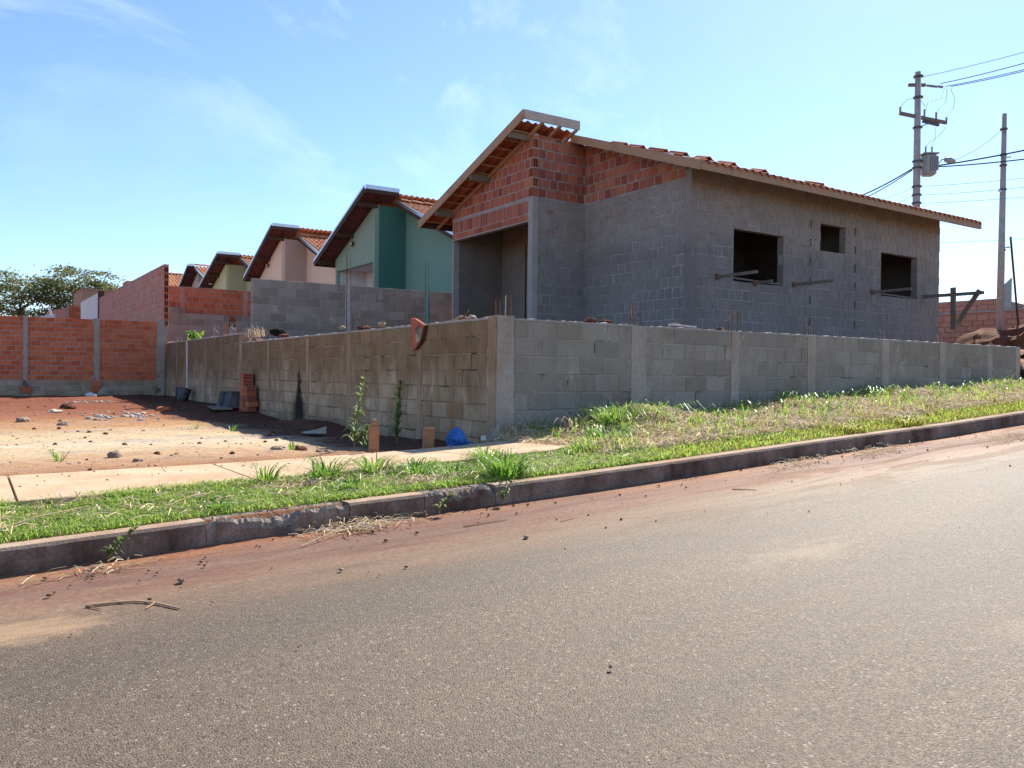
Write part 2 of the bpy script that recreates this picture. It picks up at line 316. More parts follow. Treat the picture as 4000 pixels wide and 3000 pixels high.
M['straw'] = leaf('dry_straw', [(.50, .37, .22), (.66, .53, .35), (.78, .67, .48), (.42, .28, .17)], (.62, .5, .3), .25, .7)
M['weed'] = leaf('weed_leaf', [(.10, .17, .04), (.15, .22, .06), (.20, .26, .09)], (.35, .5, .10), .4)
M['weedstem'] = plain('weed_stem', (.22, .19, .10), .8, .3, 20)
M['treeleaf'] = leaf('tree_leaf', [(.075, .10, .055), (.105, .135, .065), (.135, .16, .07), (.21, .215, .085)], (.28, .31, .09), .45)
M['bark'] = plain('bark', (.10, .075, .055), .95, .3, 8)
# ------------------------------------------------------------------ helpers
def mat(m): return M[m] if isinstance(m, str) else m
def tag(o, label=None, cat=None, group=None, kind=None):
    for k, v in (('label', label), ('category', cat), ('group', group), ('kind', kind)):
        if v: o[k] = v
    return o
def thing(name, label, cat, loc=(0, 0, 0), group=None, kind=None):
    o = bpy.data.objects.new(name, None); COL.objects.link(o); o.location = loc; o.empty_display_size = .2
    return tag(o, label, cat, group, kind)
def link(name, mesh, parent=None):
    o = bpy.data.objects.new(name, mesh); COL.objects.link(o)
    if parent is not None:
        o.parent = parent
        if parent.parent is None: o.matrix_parent_inverse = Matrix.Translation(-Vector(parent.location))
    return o
class MB:
    def __init__(s): s.v = []; s.f = []
    def add(s, vs, fs):
        b = len(s.v); s.v.extend([tuple(p) for p in vs]); s.f.extend([tuple(i + b for i in f) for f in fs]); return s
    def hexa(s, p):
        return s.add(p, [(0, 3, 2, 1), (4, 5, 6, 7), (0, 1, 5, 4), (1, 2, 6, 5), (2, 3, 7, 6), (3, 0, 4, 7)])
    def box(s, x0, x1, y0, y1, z0, z1):
        return s.hexa([(x0, y0, z0), (x1, y0, z0), (x1, y1, z0), (x0, y1, z0), (x0, y0, z1), (x1, y0, z1), (x1, y1, z1), (x0, y1, z1)])
    def beam(s, a, b, w, h, upv=(0, 0, 1), taper=1.0):
        a, b = Vector(a), Vector(b); d = (b - a).normalized(); sd = d.cross(Vector(upv))
        sd = sd.normalized() if sd.length > 1e-5 else Vector((1, 0, 0)); u = sd.cross(d)
        p = []
        for c, t in ((a, 1.0), (b, taper)):
            for i, j in ((-1, -1), (1, -1), (1, 1), (-1, 1)): p.append(c + sd * (i * w / 2 * t) + u * (j * h / 2 * t))
        return s.hexa(p)
    def tube(s, pts, r, n=6, r1=None, cap=True):
        pts = [Vector(p) for p in pts]; rings = []
        for i, p in enumerate(pts):
            d = (pts[min(i + 1, len(pts) - 1)] - pts[max(i - 1, 0)]).normalized()
            ref = Vector((0, 0, 1)) if abs(d.z) < .9 else Vector((1, 0, 0))
            a = d.cross(ref).normalized(); b = d.cross(a)
            rr = r if r1 is None else r + (r1 - r) * i / (len(pts) - 1)
            if callable(r): rr = r(i / (len(pts) - 1))
            rings.append([p + (a * math.cos(2 * math.pi * k / n) + b * math.sin(2 * math.pi * k / n)) * rr for k in range(n)])
        vs = [q for g in rings for q in g]; fs = []
        for i in range(len(pts) - 1):
            for k in range(n):
                fs.append((i * n + k, i * n + (k + 1) % n, (i + 1) * n + (k + 1) % n, (i + 1) * n + k))
        if cap: fs.append(tuple(range(n))[::-1]); fs.append(tuple((len(pts) - 1) * n + k for k in range(n)))
        return s.add(vs, fs)
    def mesh(s, name, m, smooth=False):
        me = bpy.data.meshes.new(name); me.from_pydata(s.v, [], s.f); me.update()
        bm = bmesh.new(); bm.from_mesh(me); bmesh.ops.recalc_face_normals(bm, faces=bm.faces); bm.to_mesh(me); bm.free()
        if m is not None: me.materials.append(mat(m))
        if smooth: me.polygons.foreach_set('use_smooth', [True] * len(me.polygons))
        return me
    def build(s, name, m, parent=None, smooth=False, kind=None):
        o = link(name, s.mesh(name, m, smooth), parent)
        if kind: o['kind'] = kind
        return o
def np_mesh(name, co, faces_list, m, smooth=False):
    """co (N,3); faces_list: list of (F,k) int arrays"""
    me = bpy.data.meshes.new(name); co = np.asarray(co, np.float32)
    me.vertices.add(len(co)); me.vertices.foreach_set('co', co.ravel())
    nl = sum(f.size for f in faces_list); nf = sum(len(f) for f in faces_list)
    me.loops.add(nl); me.polygons.add(nf)
    me.loops.foreach_set('vertex_index', np.concatenate([f.ravel() for f in faces_list]).astype(np.int32))
    tot = np.concatenate([np.full(len(f), f.shape[1]) for f in faces_list]).astype(np.int32)
    st = np.concatenate([[0], np.cumsum(tot)[:-1]]).astype(np.int32)
    me.polygons.foreach_set('loop_start', st); me.polygons.foreach_set('loop_total', tot)
    if smooth: me.polygons.foreach_set('use_smooth', np.ones(nf, bool))
    me.update(calc_edges=True); me.validate(); me.materials.append(mat(m)); return me

def chamfer_box(l, t, h, b, jit, m, seed):
    """a brick l x t x h centred on 0 with chamfered, slightly uneven edges"""
    rr = random.Random(seed); bm = bmesh.new(); bmesh.ops.create_cube(bm, size=1)
    for v in bm.verts: v.co = Vector((v.co.x * l + rr.uniform(-jit, jit), v.co.y * t, v.co.z * h + rr.uniform(-jit, jit)))
    bmesh.ops.bevel(bm, geom=list(bm.edges), offset=b, segments=1, affect='EDGES')
    me = bpy.data.meshes.new('brick'); bm.to_mesh(me); bm.free(); me.materials.append(mat(m)); return me

class Bricks:
    """bricks of one wall; nearest `cap` become objects, the rest one stuff part"""
    def __init__(s, l, t, h, m, b=.006, jit=.004, name='brick', nvar=3):
        s.items = []; s.l, s.t, s.h, s.name, s.m = l, t, h, name, m
        s.vars = [chamfer_box(l, t, h, b, jit, m, 31 * i + int(l * 1000)) for i in range(nvar)]
    def put(s, c, size, rz=0.0, tilt=0.0): s.items.append((Vector(c), size, rz, tilt))
    def flush(s, parent, cap=300, restname=None):
        s.items.sort(key=lambda i: (i[0] - EYE).length)
        for i, (c, sz, rz, tl) in enumerate(s.items[:cap]):
            o = link(s.name, s.vars[i % len(s.vars)], parent); o.location = c; o.rotation_euler = (0, tl, rz)
            o.scale = (sz[0] / s.l, sz[1] / s.t, sz[2] / s.h)
        rest = s.items[cap:]
        if rest:
            mb = MB()
            for c, sz, rz, tl in rest:
                mt = Matrix.Translation(c) @ Matrix.Rotation(rz, 4, 'Z'); b = min(.006, sz[0] * .2)
                p = [(sx * sz[0] / 2, sy * sz[1] / 2, sz_ * sz[2] / 2) for sz_ in (-1, 1) for sx, sy in ((-1, -1), (1, -1), (1, 1), (-1, 1))]
                mb.hexa([mt @ Vector(q) for q in p])
            mb.build(restname or (s.name + 's'), s.m, parent, kind='stuff')

def clip(rects, hole):
    out = []
    for (a, b, c, d) in rects:
        h0, h1, h2, h3 = hole
        if b <= h0 or a >= h1 or d <= h2 or c >= h3: out.append((a, b, c, d)); continue
        if a < h0: out.append((a, h0, c, d))
        if b > h1: out.append((h1, b, c, d))
        if c < h2: out.append((max(a, h0), min(b, h1), c, h2))
        if d > h3: out.append((max(a, h0), min(b, h1), h3, d))
    return out

def lay(br, axis, plane, thick, s0, s1, z0, rows, l, joint, holes=(), top=None, mfun=None, jit=.02, stag=.5, vjit=.0, shift=0.0):
    """courses of bricks; axis 'u': wall runs along X at y=plane..plane+thick; 'v': along Y at x=plane..plane+thick"""
    z = z0
    for ri, h in enumerate(rows):
        s = s0 - (l + joint) * ((ri * stag + shift) % 1.0)
        while s < s1 - .02:
            ll = l * (1 + random.uniform(-jit, jit))
            a, b = max(s, s0), min(s + ll, s1); s += ll + joint * (1 + random.uniform(-.3, .6))
            if b - a < .03: continue
            d = z + h - joint
            if top: d = min(d, top(a) - .012, top(b) - .012)
            if d - z < .03: continue
            for (p, q, c, e) in ([r for r in [(a, b, z, d)]] if not holes else _clipall((a, b, z, d), holes)):
                if q - p < .025 or e - c < .025: continue
                dz = random.uniform(-vjit, vjit); off = random.uniform(-.003, .003)
                ctr = ((p + q) / 2, plane + thick / 2 + off, (c + e) / 2 + dz) if axis == 'u' else (plane + thick / 2 + off, (p + q) / 2, (c + e) / 2 + dz)
                B = br if not callable(br) else br(ctr)
                B.put(ctr, (q - p, thick, e - c), 0 if axis == 'u' else math.pi / 2, random.uniform(-.008, .008))
        z += h
def _clipall(r, holes):
    rs = [r]
    for h in holes: rs = clip(rs, h)
    return rs

def core(mb, axis, plane, thick, s0, s1, z0, top, holes=(), ins=.008):
    """mortar body of a wall, recessed by ins on every visible side"""
    P0, P1 = plane + ins, plane + thick - ins; t = top if callable(top) else (lambda s: top)
    hs = [(a - ins, b + ins, c - ins, d + ins) for a, b, c, d in holes]
    cuts = sorted({s0 + ins, s1 - ins, *[x for h in hs for x in h[:2] if s0 < x < s1]})
    for a, b in zip(cuts, cuts[1:]):
        mid = (a + b) / 2; zs = [(z0, None)]
        act = sorted([h for h in hs if h[0] <= mid <= h[1]], key=lambda h: h[2])
        segs = []; cur = z0
        for h in act:
            if h[2] > cur: segs.append((cur, h[2]))
            cur = h[3]
        segs.append((cur, None))
        for c, d in segs:
            da = t(a) - ins if d is None else d; db = t(b) - ins if d is None else d
            if axis == 'u': p = [(a, P0, c), (b, P0, c), (b, P1, c), (a, P1, c), (a, P0, da), (b, P0, db), (b, P1, db), (a, P1, da)]
            else: p = [(P0, a, c), (P0, b, c), (P1, b, c), (P1, a, c), (P0, a, da), (P0, b, db), (P1, b, db), (P1, a, da)]
            mb.hexa(p)
    return mb

def blob(r, seed, m, sq=(1, 1, .7), sub=2, amp=.35, name='stone'):
    bm = bmesh.new(); bmesh.ops.create_icosphere(bm, subdivisions=sub, radius=r)
    off = Vector((seed * 3.7, seed * 1.3, seed * .7))
    for v in bm.verts:
        k = 1 + amp * mnoise.noise(v.co / r * 1.3 + off) + amp * .4 * mnoise.noise(v.co / r * 3.5 + off)
        v.co = Vector((v.co.x * sq[0], v.co.y * sq[1], v.co.z * sq[2])) * k
    me = bpy.data.meshes.new(name); bm.to_mesh(me); bm.free(); me.materials.append(mat(m)); return me

def scatter(name, base, pts, scales, m, label, cat, parent=None):
    """joined copies of a small mesh (too small to pick apart)"""
    bv = np.array([v.co for v in base.vertices]); bf = np.array([tuple(p.vertices) for p in base.polygons]); n = len(pts)
    ang = rng.uniform(0, 2 * np.pi, n); c, s = np.cos(ang), np.sin(ang)
    V = np.repeat(bv[None], n, 0) * np.asarray(scales)[:, None, None]
    x = V[..., 0] * c[:, None] - V[..., 1] * s[:, None]; y = V[..., 0] * s[:, None] + V[..., 1] * c[:, None]
    V = np.stack([x, y, V[..., 2]], -1) + np.asarray(pts)[:, None]
    F = (bf[None] + (np.arange(n) * len(bv))[:, None, None]).reshape(-1, bf.shape[1])
    o = link(name, np_mesh(name, V.reshape(-1, 3), [F], m), parent); return tag(o, label, cat, kind='stuff')

# ------------------------------------------------------------------ terrain heights
_ku = [-60, .15, 1.16, 2.9, 3.76, 5.26, 6.8, 9.1, 10.7, 40, 90]; _kt = [-2.0, .726, .773, .838, .868, .940, 1.018, 1.120, 1.212, 2.55, 4.0]
def kt(u): return np.interp(u, _ku, _kt)
def kb(u): return kt(u) - .128
_wu = [-60, 0, 3.2, 4.5, 5.2, 6.2, 7.6, 8.45, 10.1, 12, 13.8, 16, 40, 90]; _wz = [-1.0, .82, .855, .90, .96, 1.07, 1.12, 1.17, 1.285, 1.365, 1.44, 1.54, 2.6, 4.0]
def zw(u): return np.interp(u, _wu, _wz)
def road_z(u, v): return kb(u) - .055 * (4.7 - v) - .012 * np.clip(v - 4.2, 0, .5)
def sm(a, b, x): t = np.clip((np.asarray(x, float) - a) / (b - a), 0, 1); return t * t * (3 - 2 * t)
def n2(u, v, f=1.0, s=0.0):
    return (np.sin(u * 1.7 * f + s) * np.cos(v * 1.3 * f + 2 * s) + .5 * np.sin(u * 3.9 * f + v * 2.7 * f + s * 3) + .35 * np.cos(v * 5.3 * f - u * 4.1 * f + s)) / 1.85
def ground_z(u, v):
    u = np.asarray(u, float); v = np.asarray(v, float)
    t = np.clip((v - 4.85) / 2.3, 0, 1)
    verge = (kt(u) - .012) * (1 - t) + zw(u) * t
    verge = verge + np.where(u > 4.6, sm(4.9, 6.6, v) * (.055 * n2(u, v, 1.3, .4) + .03 * n2(u, v, 3.1, 1.4)), 0)
    verge = verge + .13 * np.exp(-((u - 6.1) / .6) ** 2 - ((v - 6.6) / .4) ** 2)
    lot = np.interp(v, [7, 11, 14.5, 20, 24.5, 60], [.825, .765, .775, .90, .965, 1.5]) + .022 * n2(u, v, 1.4) + .014 * n2(u, v, 4.7, 2.0)
    lot = lot + .10 * np.exp(-((u - 4.5) / .45) ** 2 - ((v - 12.3) / 1.1) ** 2) + .06 * np.exp(-((u - 4.4) / .5) ** 2 - ((v - 17) / 1.5) ** 2)
    right = zw(u) + sm(7.6, 12, v) * .55 + .05 * n2(u, v, .9)
    back = np.where(u < 4.8, lot, np.where(u < 16.3, 1.0, right))
    z = np.where(v < 7.15, verge, back)
    z = np.where(v < 4.78, road_z(u, v) - .3, z)
    far = sm(60, 200, np.hypot(u, v)); return z * (1 - far) + 1.2 * far

def axis_pts(*spans):
    out = []
    for a, b, st in spans: out.extend(np.arange(a, b, st))
    return np.array(out + [spans[-1][1]])
def grid_mesh(name, us, vs, zf, m):
    U, V = np.meshgrid(us, vs, indexing='ij'); Z = zf(U, V); nu, nv = len(us), len(vs)
    co = np.stack([U, V, Z], -1).reshape(-1, 3); i = np.arange(nu * nv).reshape(nu, nv)
    F = np.stack([i[:-1, :-1], i[1:, :-1], i[1:, 1:], i[:-1, 1:]], -1).reshape(-1, 4)
    return np_mesh(name, co, [F], m, True)

# ------------------------------------------------------------------ setting
us = axis_pts((-1500, -100, 200), (-100, -4, 6), (-4, 17, .11), (17, 40, .5), (40, 100, 6), (100, 1500, 200))
vs = axis_pts((-1500, -100, 200), (-100, 4, 6), (4.0, 4.7, .7), (4.74, 4.745, .005), (4.79, 4.83, .04), (4.85, 25, .11), (25, 100, 5), (100, 1500, 200))
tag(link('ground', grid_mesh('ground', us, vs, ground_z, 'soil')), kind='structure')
ru = axis_pts((-60, -4, 2), (-4, 16, .2), (16, 90, 2)); rv = axis_pts((-9, 0, .5), (0, 4.7, .1))
tag(link('road', grid_mesh('road', ru, rv, lambda u, v: road_z(u, v) + .006 * n2(u, v, .8), 'asphalt')), kind='structure')
# soil of the verge, a sheet just above the ground
vu = axis_pts((-12, -4, .5), (-4, 17, .11), (17, 40, .5)); vv = axis_pts((4.845, 7.14, .0998))
def verge_cut(u, v): return ground_z(u, v) + np.where((u < 4.6) & (v > 5.85), -.05, .006)
tag(link('verge_soil', grid_mesh('verge_soil', vu, vv, verge_cut, 'turf')), kind='structure')

# pavement: cast slabs
pav = thing('sidewalk', 'tan concrete sidewalk strip between the grass verge and the dirt lot', 'sidewalk', (0, 6.3, .8), kind='structure')
sf = lambda u: float(np.interp(u, [-8, .2, 1.7, 3.2, 4.2, 5.4], [.62, .81, .848, .90, .945, 1.0])); sbk = lambda u: float(np.interp(u, [-8, .2, 2.1, 3.2, 4.1, 5.4], [.70, .832, .848, .872, .90, .97]))
xs = [-7.6, -5.5, -3.4, -1.3, .28, 1.72, 3.62, 4.66]
for a, b in zip(xs, xs[1:]):
    a += .008; b -= .008; mb = MB(); k = 10
    for side in (0,):
        P_ = []
        for i in range(k + 1):
            u = a + (b - a) * i / k; w = .012 * math.sin(u * 7.0) + .01 * math.sin(u * 17)
            v0_, v1_ = 5.76 + w + (.25 * max(0, (u - 4.3) / .7)), 6.98 + .6 * w
            P_.append([(u, v0_, sf(u) - .09), (u, v0_, sf(u) - .006), (u, v0_ + .012, sf(u)), (u, v1_, sbk(u)), (u, v1_, sbk(u) - .09)])
        vsx = [q for r_ in P_ for q in r_]; fs = []
        for i in range(k):
            for j in range(4): fs.append((i * 5 + j, (i + 1) * 5 + j, (i + 1) * 5 + j + 1, i * 5 + j + 1))
        fs.append((0, 1, 2, 3, 4)); fs.append(tuple(k * 5 + j for j in (4, 3, 2, 1, 0))); mb.add(vsx, fs)
    mb.build('slab', 'sidewalk', pav)

# kerb stones, some broken
kerb = thing('kerb', 'mud-stained concrete kerb, its face coloured darker for shade, with a broken stretch beside the gutter', 'kerb', (0, 4.77, .7), kind='structure')
def kerb_stone(a, b, brk):
    n = max(6, int((b - a) / (.016 if brk else .03))); rr = random.Random(int(a * 100)); rows = []
    for i in range(n + 1):
        u = a + (b - a) * i / n; top = float(kt(u)); bot = float(kb(u)) - .12
        q = u * 3.1
        ch = .008 * (1 + mnoise.noise((u * 9, 0, 0)))
        k = 0.0
        if brk: k = max(0.0, min(.042, .012 + .04 * mnoise.noise((u * 3.0, 5, 0)) + .035 * mnoise.noise((u * 11, 2, 0)) + .02 * mnoise.noise((u * 31, 8, 0))))
        k2 = (.016 if brk else 0) + k * .6 + (.03 * abs(mnoise.noise((u * 17, 9, 0))) if brk else 0)
        f = .004 * mnoise.noise((u * 6, 3, 0))
        rows.append([(u, 4.70 + f, bot), (u, 4.70 + f, top - .05 - k), (u, 4.703 + f + k * .3, top - .012 - ch * .6 - k), (u, 4.712 + f + ch * .3 + k * .8, top - k * .9),
                     (u, 4.765, top + .002 - k2 + (.022 * mnoise.noise((u * 30, 1, 0)) if brk else 0)), (u, 4.81, top - .002 - k2 * .7 + (.024 * mnoise.noise((u * 33, 7, 0)) if brk else 0)), (u, 4.85, top - .004), (u, 4.85, bot)])
    vs_ = [p for r_ in rows for p in r_]; fs = []
    for i in range(n):
        for j in range(7): fs.append((i * 8 + j, i * 8 + j + 1, (i + 1) * 8 + j + 1, (i + 1) * 8 + j))
    fs.append(tuple(range(8))); fs.append(tuple(n * 8 + j for j in range(7, -1, -1)))
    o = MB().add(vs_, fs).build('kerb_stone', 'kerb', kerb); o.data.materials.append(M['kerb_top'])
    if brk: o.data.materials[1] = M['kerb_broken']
    for p in o.data.polygons: p.material_index = 1 if p.normal.z > (.15 if brk else .35) else 0  # upward faces get the paler top material, the rest the shaded face colour
ks = [-6, -3.2, -.35, 1.13, 1.98, 2.50, 3.05, 5.1, 6.9, 9.3, 9.9, 12.4, 15.4, 19, 25, 31]
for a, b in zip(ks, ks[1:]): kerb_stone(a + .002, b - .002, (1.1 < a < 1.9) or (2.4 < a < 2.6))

# made-up ground behind the retaining walls
rg_u = axis_pts((4.86, 6.4, .1), (6.4, 20.5, .47)); rg_v = axis_pts((7.42, 9, .1), (9, 25, .2), (25, 64, 3))
def raised_z(u, v):
    rim = np.exp(-np.minimum(u - 4.86, v - 7.42) / .35)
    farup = sm(24, 30, v) * .4 + .18 * sm(15, 18, v)
    return 2.13 + farup + .05 * n2(u, v, 1.6) + .03 * n2(u, v, 4.3, 1.1) + rim * (.03 + .07 * np.clip(n2(u, v, 2.3, .7), -.3, 1)) + .10 * np.exp(-((u - 5.2) / .3) ** 2 - ((v - 9.3) / .9) ** 2)
tag(link('raised_ground', grid_mesh('raised_ground', rg_u, rg_v, raised_z, 'clod')), kind='structure')

# ------------------------------------------------------------------ retaining walls
UW, VW = 4.742, 7.30
def mortar_cap(axis, plane, thick, s0, s1, z, m, parent):
    n = int((s1 - s0) / .035); vs_ = []; fs = []
    for i in range(n + 1):
        s = s0 + (s1 - s0) * i / n
        h = .012 + .011 * mnoise.noise((s * 6, plane, 1)) + .009 * mnoise.noise((s * 19, plane, 2)); e = .010 * mnoise.noise((s * 13, plane, 5))
        for (d, zz) in ((-.004 + e, z - .018), (-.002 + e, z + h * .6), (thick * .35, z + h), (thick * .9, z + h * .7), (thick, z - .01)):
            vs_.append((s, plane + d, zz) if axis == 'u' else (plane + d, s, zz))
    for i in range(n):
        for j in range(4): fs.append((i * 5 + j, i * 5 + j + 1, (i + 1) * 5 + j + 1, (i + 1) * 5 + j))
    fs.append((0, 1, 2, 3, 4)); fs.append(tuple(n * 5 + j for j in range(5)))
    MB().add(vs_, fs).build('mortar_cap', m, parent)
def column(axis, plane, thick, s0, s1, z0, z1, m, parent, proud=.006, name='column'):
    """cast-in-place column with slightly wavy faces"""
    n = max(3, int((z1 - z0) / .09)); rows = []; fs = []
    for i in range(n + 1):
        z = z0 + (z1 - z0) * i / n; o = [.012 * mnoise.noise((z * 5, s0 * 3, k)) for k in range(3)]
        a, b, p = s0 + o[0], s1 + o[1], plane - proud + o[2] * .25
        rows += [(a, p, z), (b, p, z), (b, plane + thick, z), (a, plane + thick, z)] if axis == 'u' else [(p, a, z), (p, b, z), (plane + thick, b, z), (plane + thick, a, z)]
    for i in range(n):
        for j in range(4): fs.append((i * 4 + j, i * 4 + (j + 1) % 4, (i + 1) * 4 + (j + 1) % 4, (i + 1) * 4 + j))
    fs.append((3, 2, 1, 0)); fs.append(tuple(n * 4 + j for j in range(4)))
    MB().add(rows, fs).build(name, m, parent)

sw = thing('block_wall', 'grey concrete block wall along the grassy verge, topped with pale mortar', 'wall', (10, VW, 1.1))
T = .14; ZT = 2.215
cols = [(6.66, 6.90), (8.43, 8.59), (10.05, 10.23), (11.90, 12.09), (13.59, 13.79), (15.19, 15.36), (16.24, 16.40)]
segs = []; s = 4.965
for a, b in cols: segs.append((s, a)); s = b
core(MB(), 'u', VW, T, 4.95, 16.39, .6, ZT, ins=.007).build('mortar', 'mortar_street', sw)
br = Bricks(.365, T, .188, 'block_street', name='block')
for i, (a, b) in enumerate(segs): lay(br, 'u', VW, T, a, b, ZT - 8 * .199, [.199] * 8, .365, .010, jit=.03, shift=i * .23, vjit=.002)
br.flush(sw, 300)
for a, b in cols: column('u', VW, T, a, b, .7, ZT - .006, 'col_street', sw)
column('u', VW, .20, 4.742, 4.955, .55, 2.245, 'col_street', sw, .012, 'corner_column')
mortar_cap('u', VW, T, 4.96, 16.39, ZT, 'mortar_pink', sw)

lw = thing('block_wall', 'brown-stained concrete block wall beside the dirt lot, running back to the brick wall', 'wall', (UW, 15, .8))
lcols = [(9.02, 9.15), (11.25, 11.40), (13.0, 13.13), (15.1, 15.22), (16.86, 17.05), (18.4, 18.5), (19.78, 19.92), (21.8, 22.0), (22.9, 23.02)]
step = lambda s: 2.412 if s > 16.95 else 2.225
core(MB(), 'v', UW, T, 7.50, 16.95, .4, 2.225, ins=.007).build('mortar', 'mortar_lot', lw)
core(MB(), 'v', UW, T, 16.94, 24.4, .4, 2.412, ins=.007).build('mortar', 'mortar_lot', lw)
br = Bricks(.365, T, .178, 'block_lot', name='block', b=.008, jit=.006); s = 7.46
ends = lcols + [(24.4, 24.5)]
for i, (a, b) in enumerate(ends):
    tz = 2.412 if s > 16.9 else 2.225
    lay(br, 'v', UW, T, s, a, tz - 9 * .1885, [.1885] * 9, .365, .011, jit=.035, shift=i * .31, vjit=.003); s = b
br.flush(lw, 300)
for i, (a, b) in enumerate(lcols): column('v', UW, T, a, b, .5, step((a + b) / 2) - .004, 'white' if i == 7 and False else 'col_lot', lw)
column('v', UW, .14, 7.315, 7.47, .55, 2.232, 'col_lot', lw, .010, 'corner_column')
MB().box(UW - .012, UW - .0065, 21.68, 21.80, .95, 2.39).build('white_streak', 'white', lw)
mortar_cap('v', UW, T, 7.47, 16.95, 2.225, 'mortar_pink', lw); mortar_cap('v', UW, T, 16.95, 24.4, 2.412, 'mortar_pink', lw)

# red brick wall closing the lot
VR = 24.42
rw = thing('brick_wall', 'red brick wall on grey block footing at the back of the dirt lot', 'wall', (1.5, VR, .95))
core(MB(), 'u', VR, .12, -2.2, 4.72, .5, 3.01, ins=.007).build('mortar', 'mortar', rw)
br = Bricks(.205, .12, .112, 'red', name='brick'); bb = Bricks(.36, .12, .14, 'block_lot', name='footing_block')
rc = [(-1.95, -1.83), (-.34, -.22), (1.30, 1.41), (2.935, 3.075), (4.51, 4.72)]; s = -2.2
for i, (a, b) in enumerate(rc):
    lay(br, 'u', VR, .12, s, a, 1.375, [.1262] * 13, .205, .013, jit=.07, shift=i * .37, vjit=.002)
    lay(bb, 'u', VR, .12, s, a, .79, [.147] * 4, .36, .012, jit=.05, shift=i * .4); s = b
br.flush(rw, 300); bb.flush(rw, 80)
for a, b in rc: column('u', VR, .12, a, b, .9, 3.03, 'mortar_street', rw, .02)
for a, z, h, w in ((1.27, 1.03, .16, .22), (2.90, 1.20, .15, .2), (2.88, 1.04, .14, .22)):
    MB().box(a, a + w, VR - .05, VR - .008, z, z + h).build('shutter_brick', 'red', rw)

# tall pinkish brick wall going back, seen at a slant, with its toothed end
tw = thing('brick_wall', 'tall pale red brick wall running back behind the low red wall, its brick ends showing', 'wall', (4.74, 31, 1))
top_t = lambda s: 4.68 + (.09 if 31.0 < s < 31.9 else 0)
core(MB(), 'v', 4.74, .14, 24.72, 37.8, 1.0, 4.68, ins=.008).build('mortar', 'mortar_pink', tw)
br = Bricks(.29, .14, .178, 'redpale', name='brick')
tc_ = [(26.6, 26.75), (28.75, 28.9), (29.95, 30.15), (31.25, 31.42), (34.2, 34.4)]; s = 24.72
for i, (a, b) in enumerate(tc_ + [(37.8, 37.9)]):
    lay(br, 'v', 4.74, .14, s, a, 2.9, [.19] * 9 + [.07], .29, .012, shift=i * .3, jit=.04); s = b
br.flush(tw, 300)
for a, b in tc_: column('v', 4.74, .14, a, b, 1, 4.675, 'mortar_pink', tw, .004)
mb = MB(); mb.box(4.745, 4.875, 31.0, 31.9, 4.682, 4.775); mb.build('raised_course', 'redpale', tw)
for k in range(9):   # hollow ends of the bricks at the open end of the wall
    z = 2.915 + k * .19
    MB().box(4.752, 4.868, 24.700, 24.7195, z, z + .165).build('brick_end', 'red', tw)
    MB().box(4.772, 4.800, 24.692, 24.6995, z + .02, z + .145).build('brick_hole', 'black', tw); MB().box(4.820, 4.848, 24.692, 24.6995, z + .02, z + .145).build('brick_hole', 'black', tw)
ww = thing('plastered_wall', 'white plastered wall with a dark end post beyond the tall brick wall', 'wall', (4.74, 41, 1))
MB().hexa([(4.74, 38.15, 1), (4.9, 38.15, 1), (4.9, 44.2, 1), (4.74, 44.2, 1), (4.74, 38.15, 4.925), (4.9, 38.15, 4.925), (4.9, 44.2, 4.93), (4.74, 44.2, 4.93)]).build('panel', 'white', ww)
MB().box(4.72, 4.93, 37.82, 38.13, 1, 4.96).build('post', 'wood_dark', ww)
MB().box(4.72, 4.95, 38.15, 44.2, 4.932, 4.985).build('capping', 'tan', ww)

# grey block walls inside the row of lots
g1 = thing('block_wall', 'new grey block wall with two open column slots, in front of the green house', 'wall', (8, 19.3, 2.3))
br = Bricks(.40, .14, .19, 'block_grey', name='block')
gm = MB()
for a, b in ((5.66, 7.975), (8.165, 10.21), (10.395, 13.2)):
    core(gm, 'u', 19.3, .14, a, b, 1.9, 3.84, ins=.007); lay(br, 'u', 19.3, .14, a, b, 3.84 - 9 * .2, [.2] * 9, .40, .014, jit=.02, vjit=.002)
gm.build('mortar', 'mortar', g1); br.flush(g1, 300)
g2 = thing('block_wall', 'low stepped grey block wall on rendered base, in front of the dark red brick wall', 'wall', (7, 28.6, 2.6))
core(MB(), 'u', 28.6, .14, 4.9, 5.98, 2.4, 3.77, ins=.007).build('mortar', 'mortar', g2)
core(MB(), 'u', 28.6, .14, 5.985, 7.60, 2.4, 3.58, ins=.007).build('mortar', 'mortar', g2)
core(MB(), 'u', 28.6, .14, 7.84, 12, 2.4, 3.575, ins=.007).build('mortar', 'mortar', g2)
MB().box(4.9, 12, 28.56, 28.6, 2.2, 3.175).build('rendered_base', 'mortar_pink', g2)
br = Bricks(.40, .14, .18, 'block_grey', name='block')
lay(br, 'u', 28.6, .14, 4.9, 5.98, 3.19, [.193] * 3, .40, .012); lay(br, 'u', 28.6, .14, 5.98, 7.6, 3.19, [.193] * 2, .40, .012); lay(br, 'u', 28.6, .14, 7.84, 12, 3.19, [.193] * 2, .40, .012)
br.flush(g2, 120)
b2 = thing('brick_wall', 'dark red brick wall below the yellow and salmon houses', 'wall', (8, 28.95, 2.6))
core(MB(), 'u', 28.9, .12, 4.95, 12.5, 2.2, 4.49, ins=.007).build('mortar', 'mortar', b2)
br = Bricks(.20, .12, .185, 'red', name='brick')
bc = [(6.05, 6.2), (8.15, 8.3), (10.2, 10.35)]; s = 4.95
for a, b in bc + [(12.5, 12.6)]: lay(br, 'u', 28.9, .12, s, a, 3.0, [.197] * 7 + [.11], .20, .014, jit=.06, shift=s * .7); s = b
br.flush(b2, 300)
for a, b in bc: column('u', 28.9, .12, a, b, 2.2, 4.48, 'redpale', b2, .012)
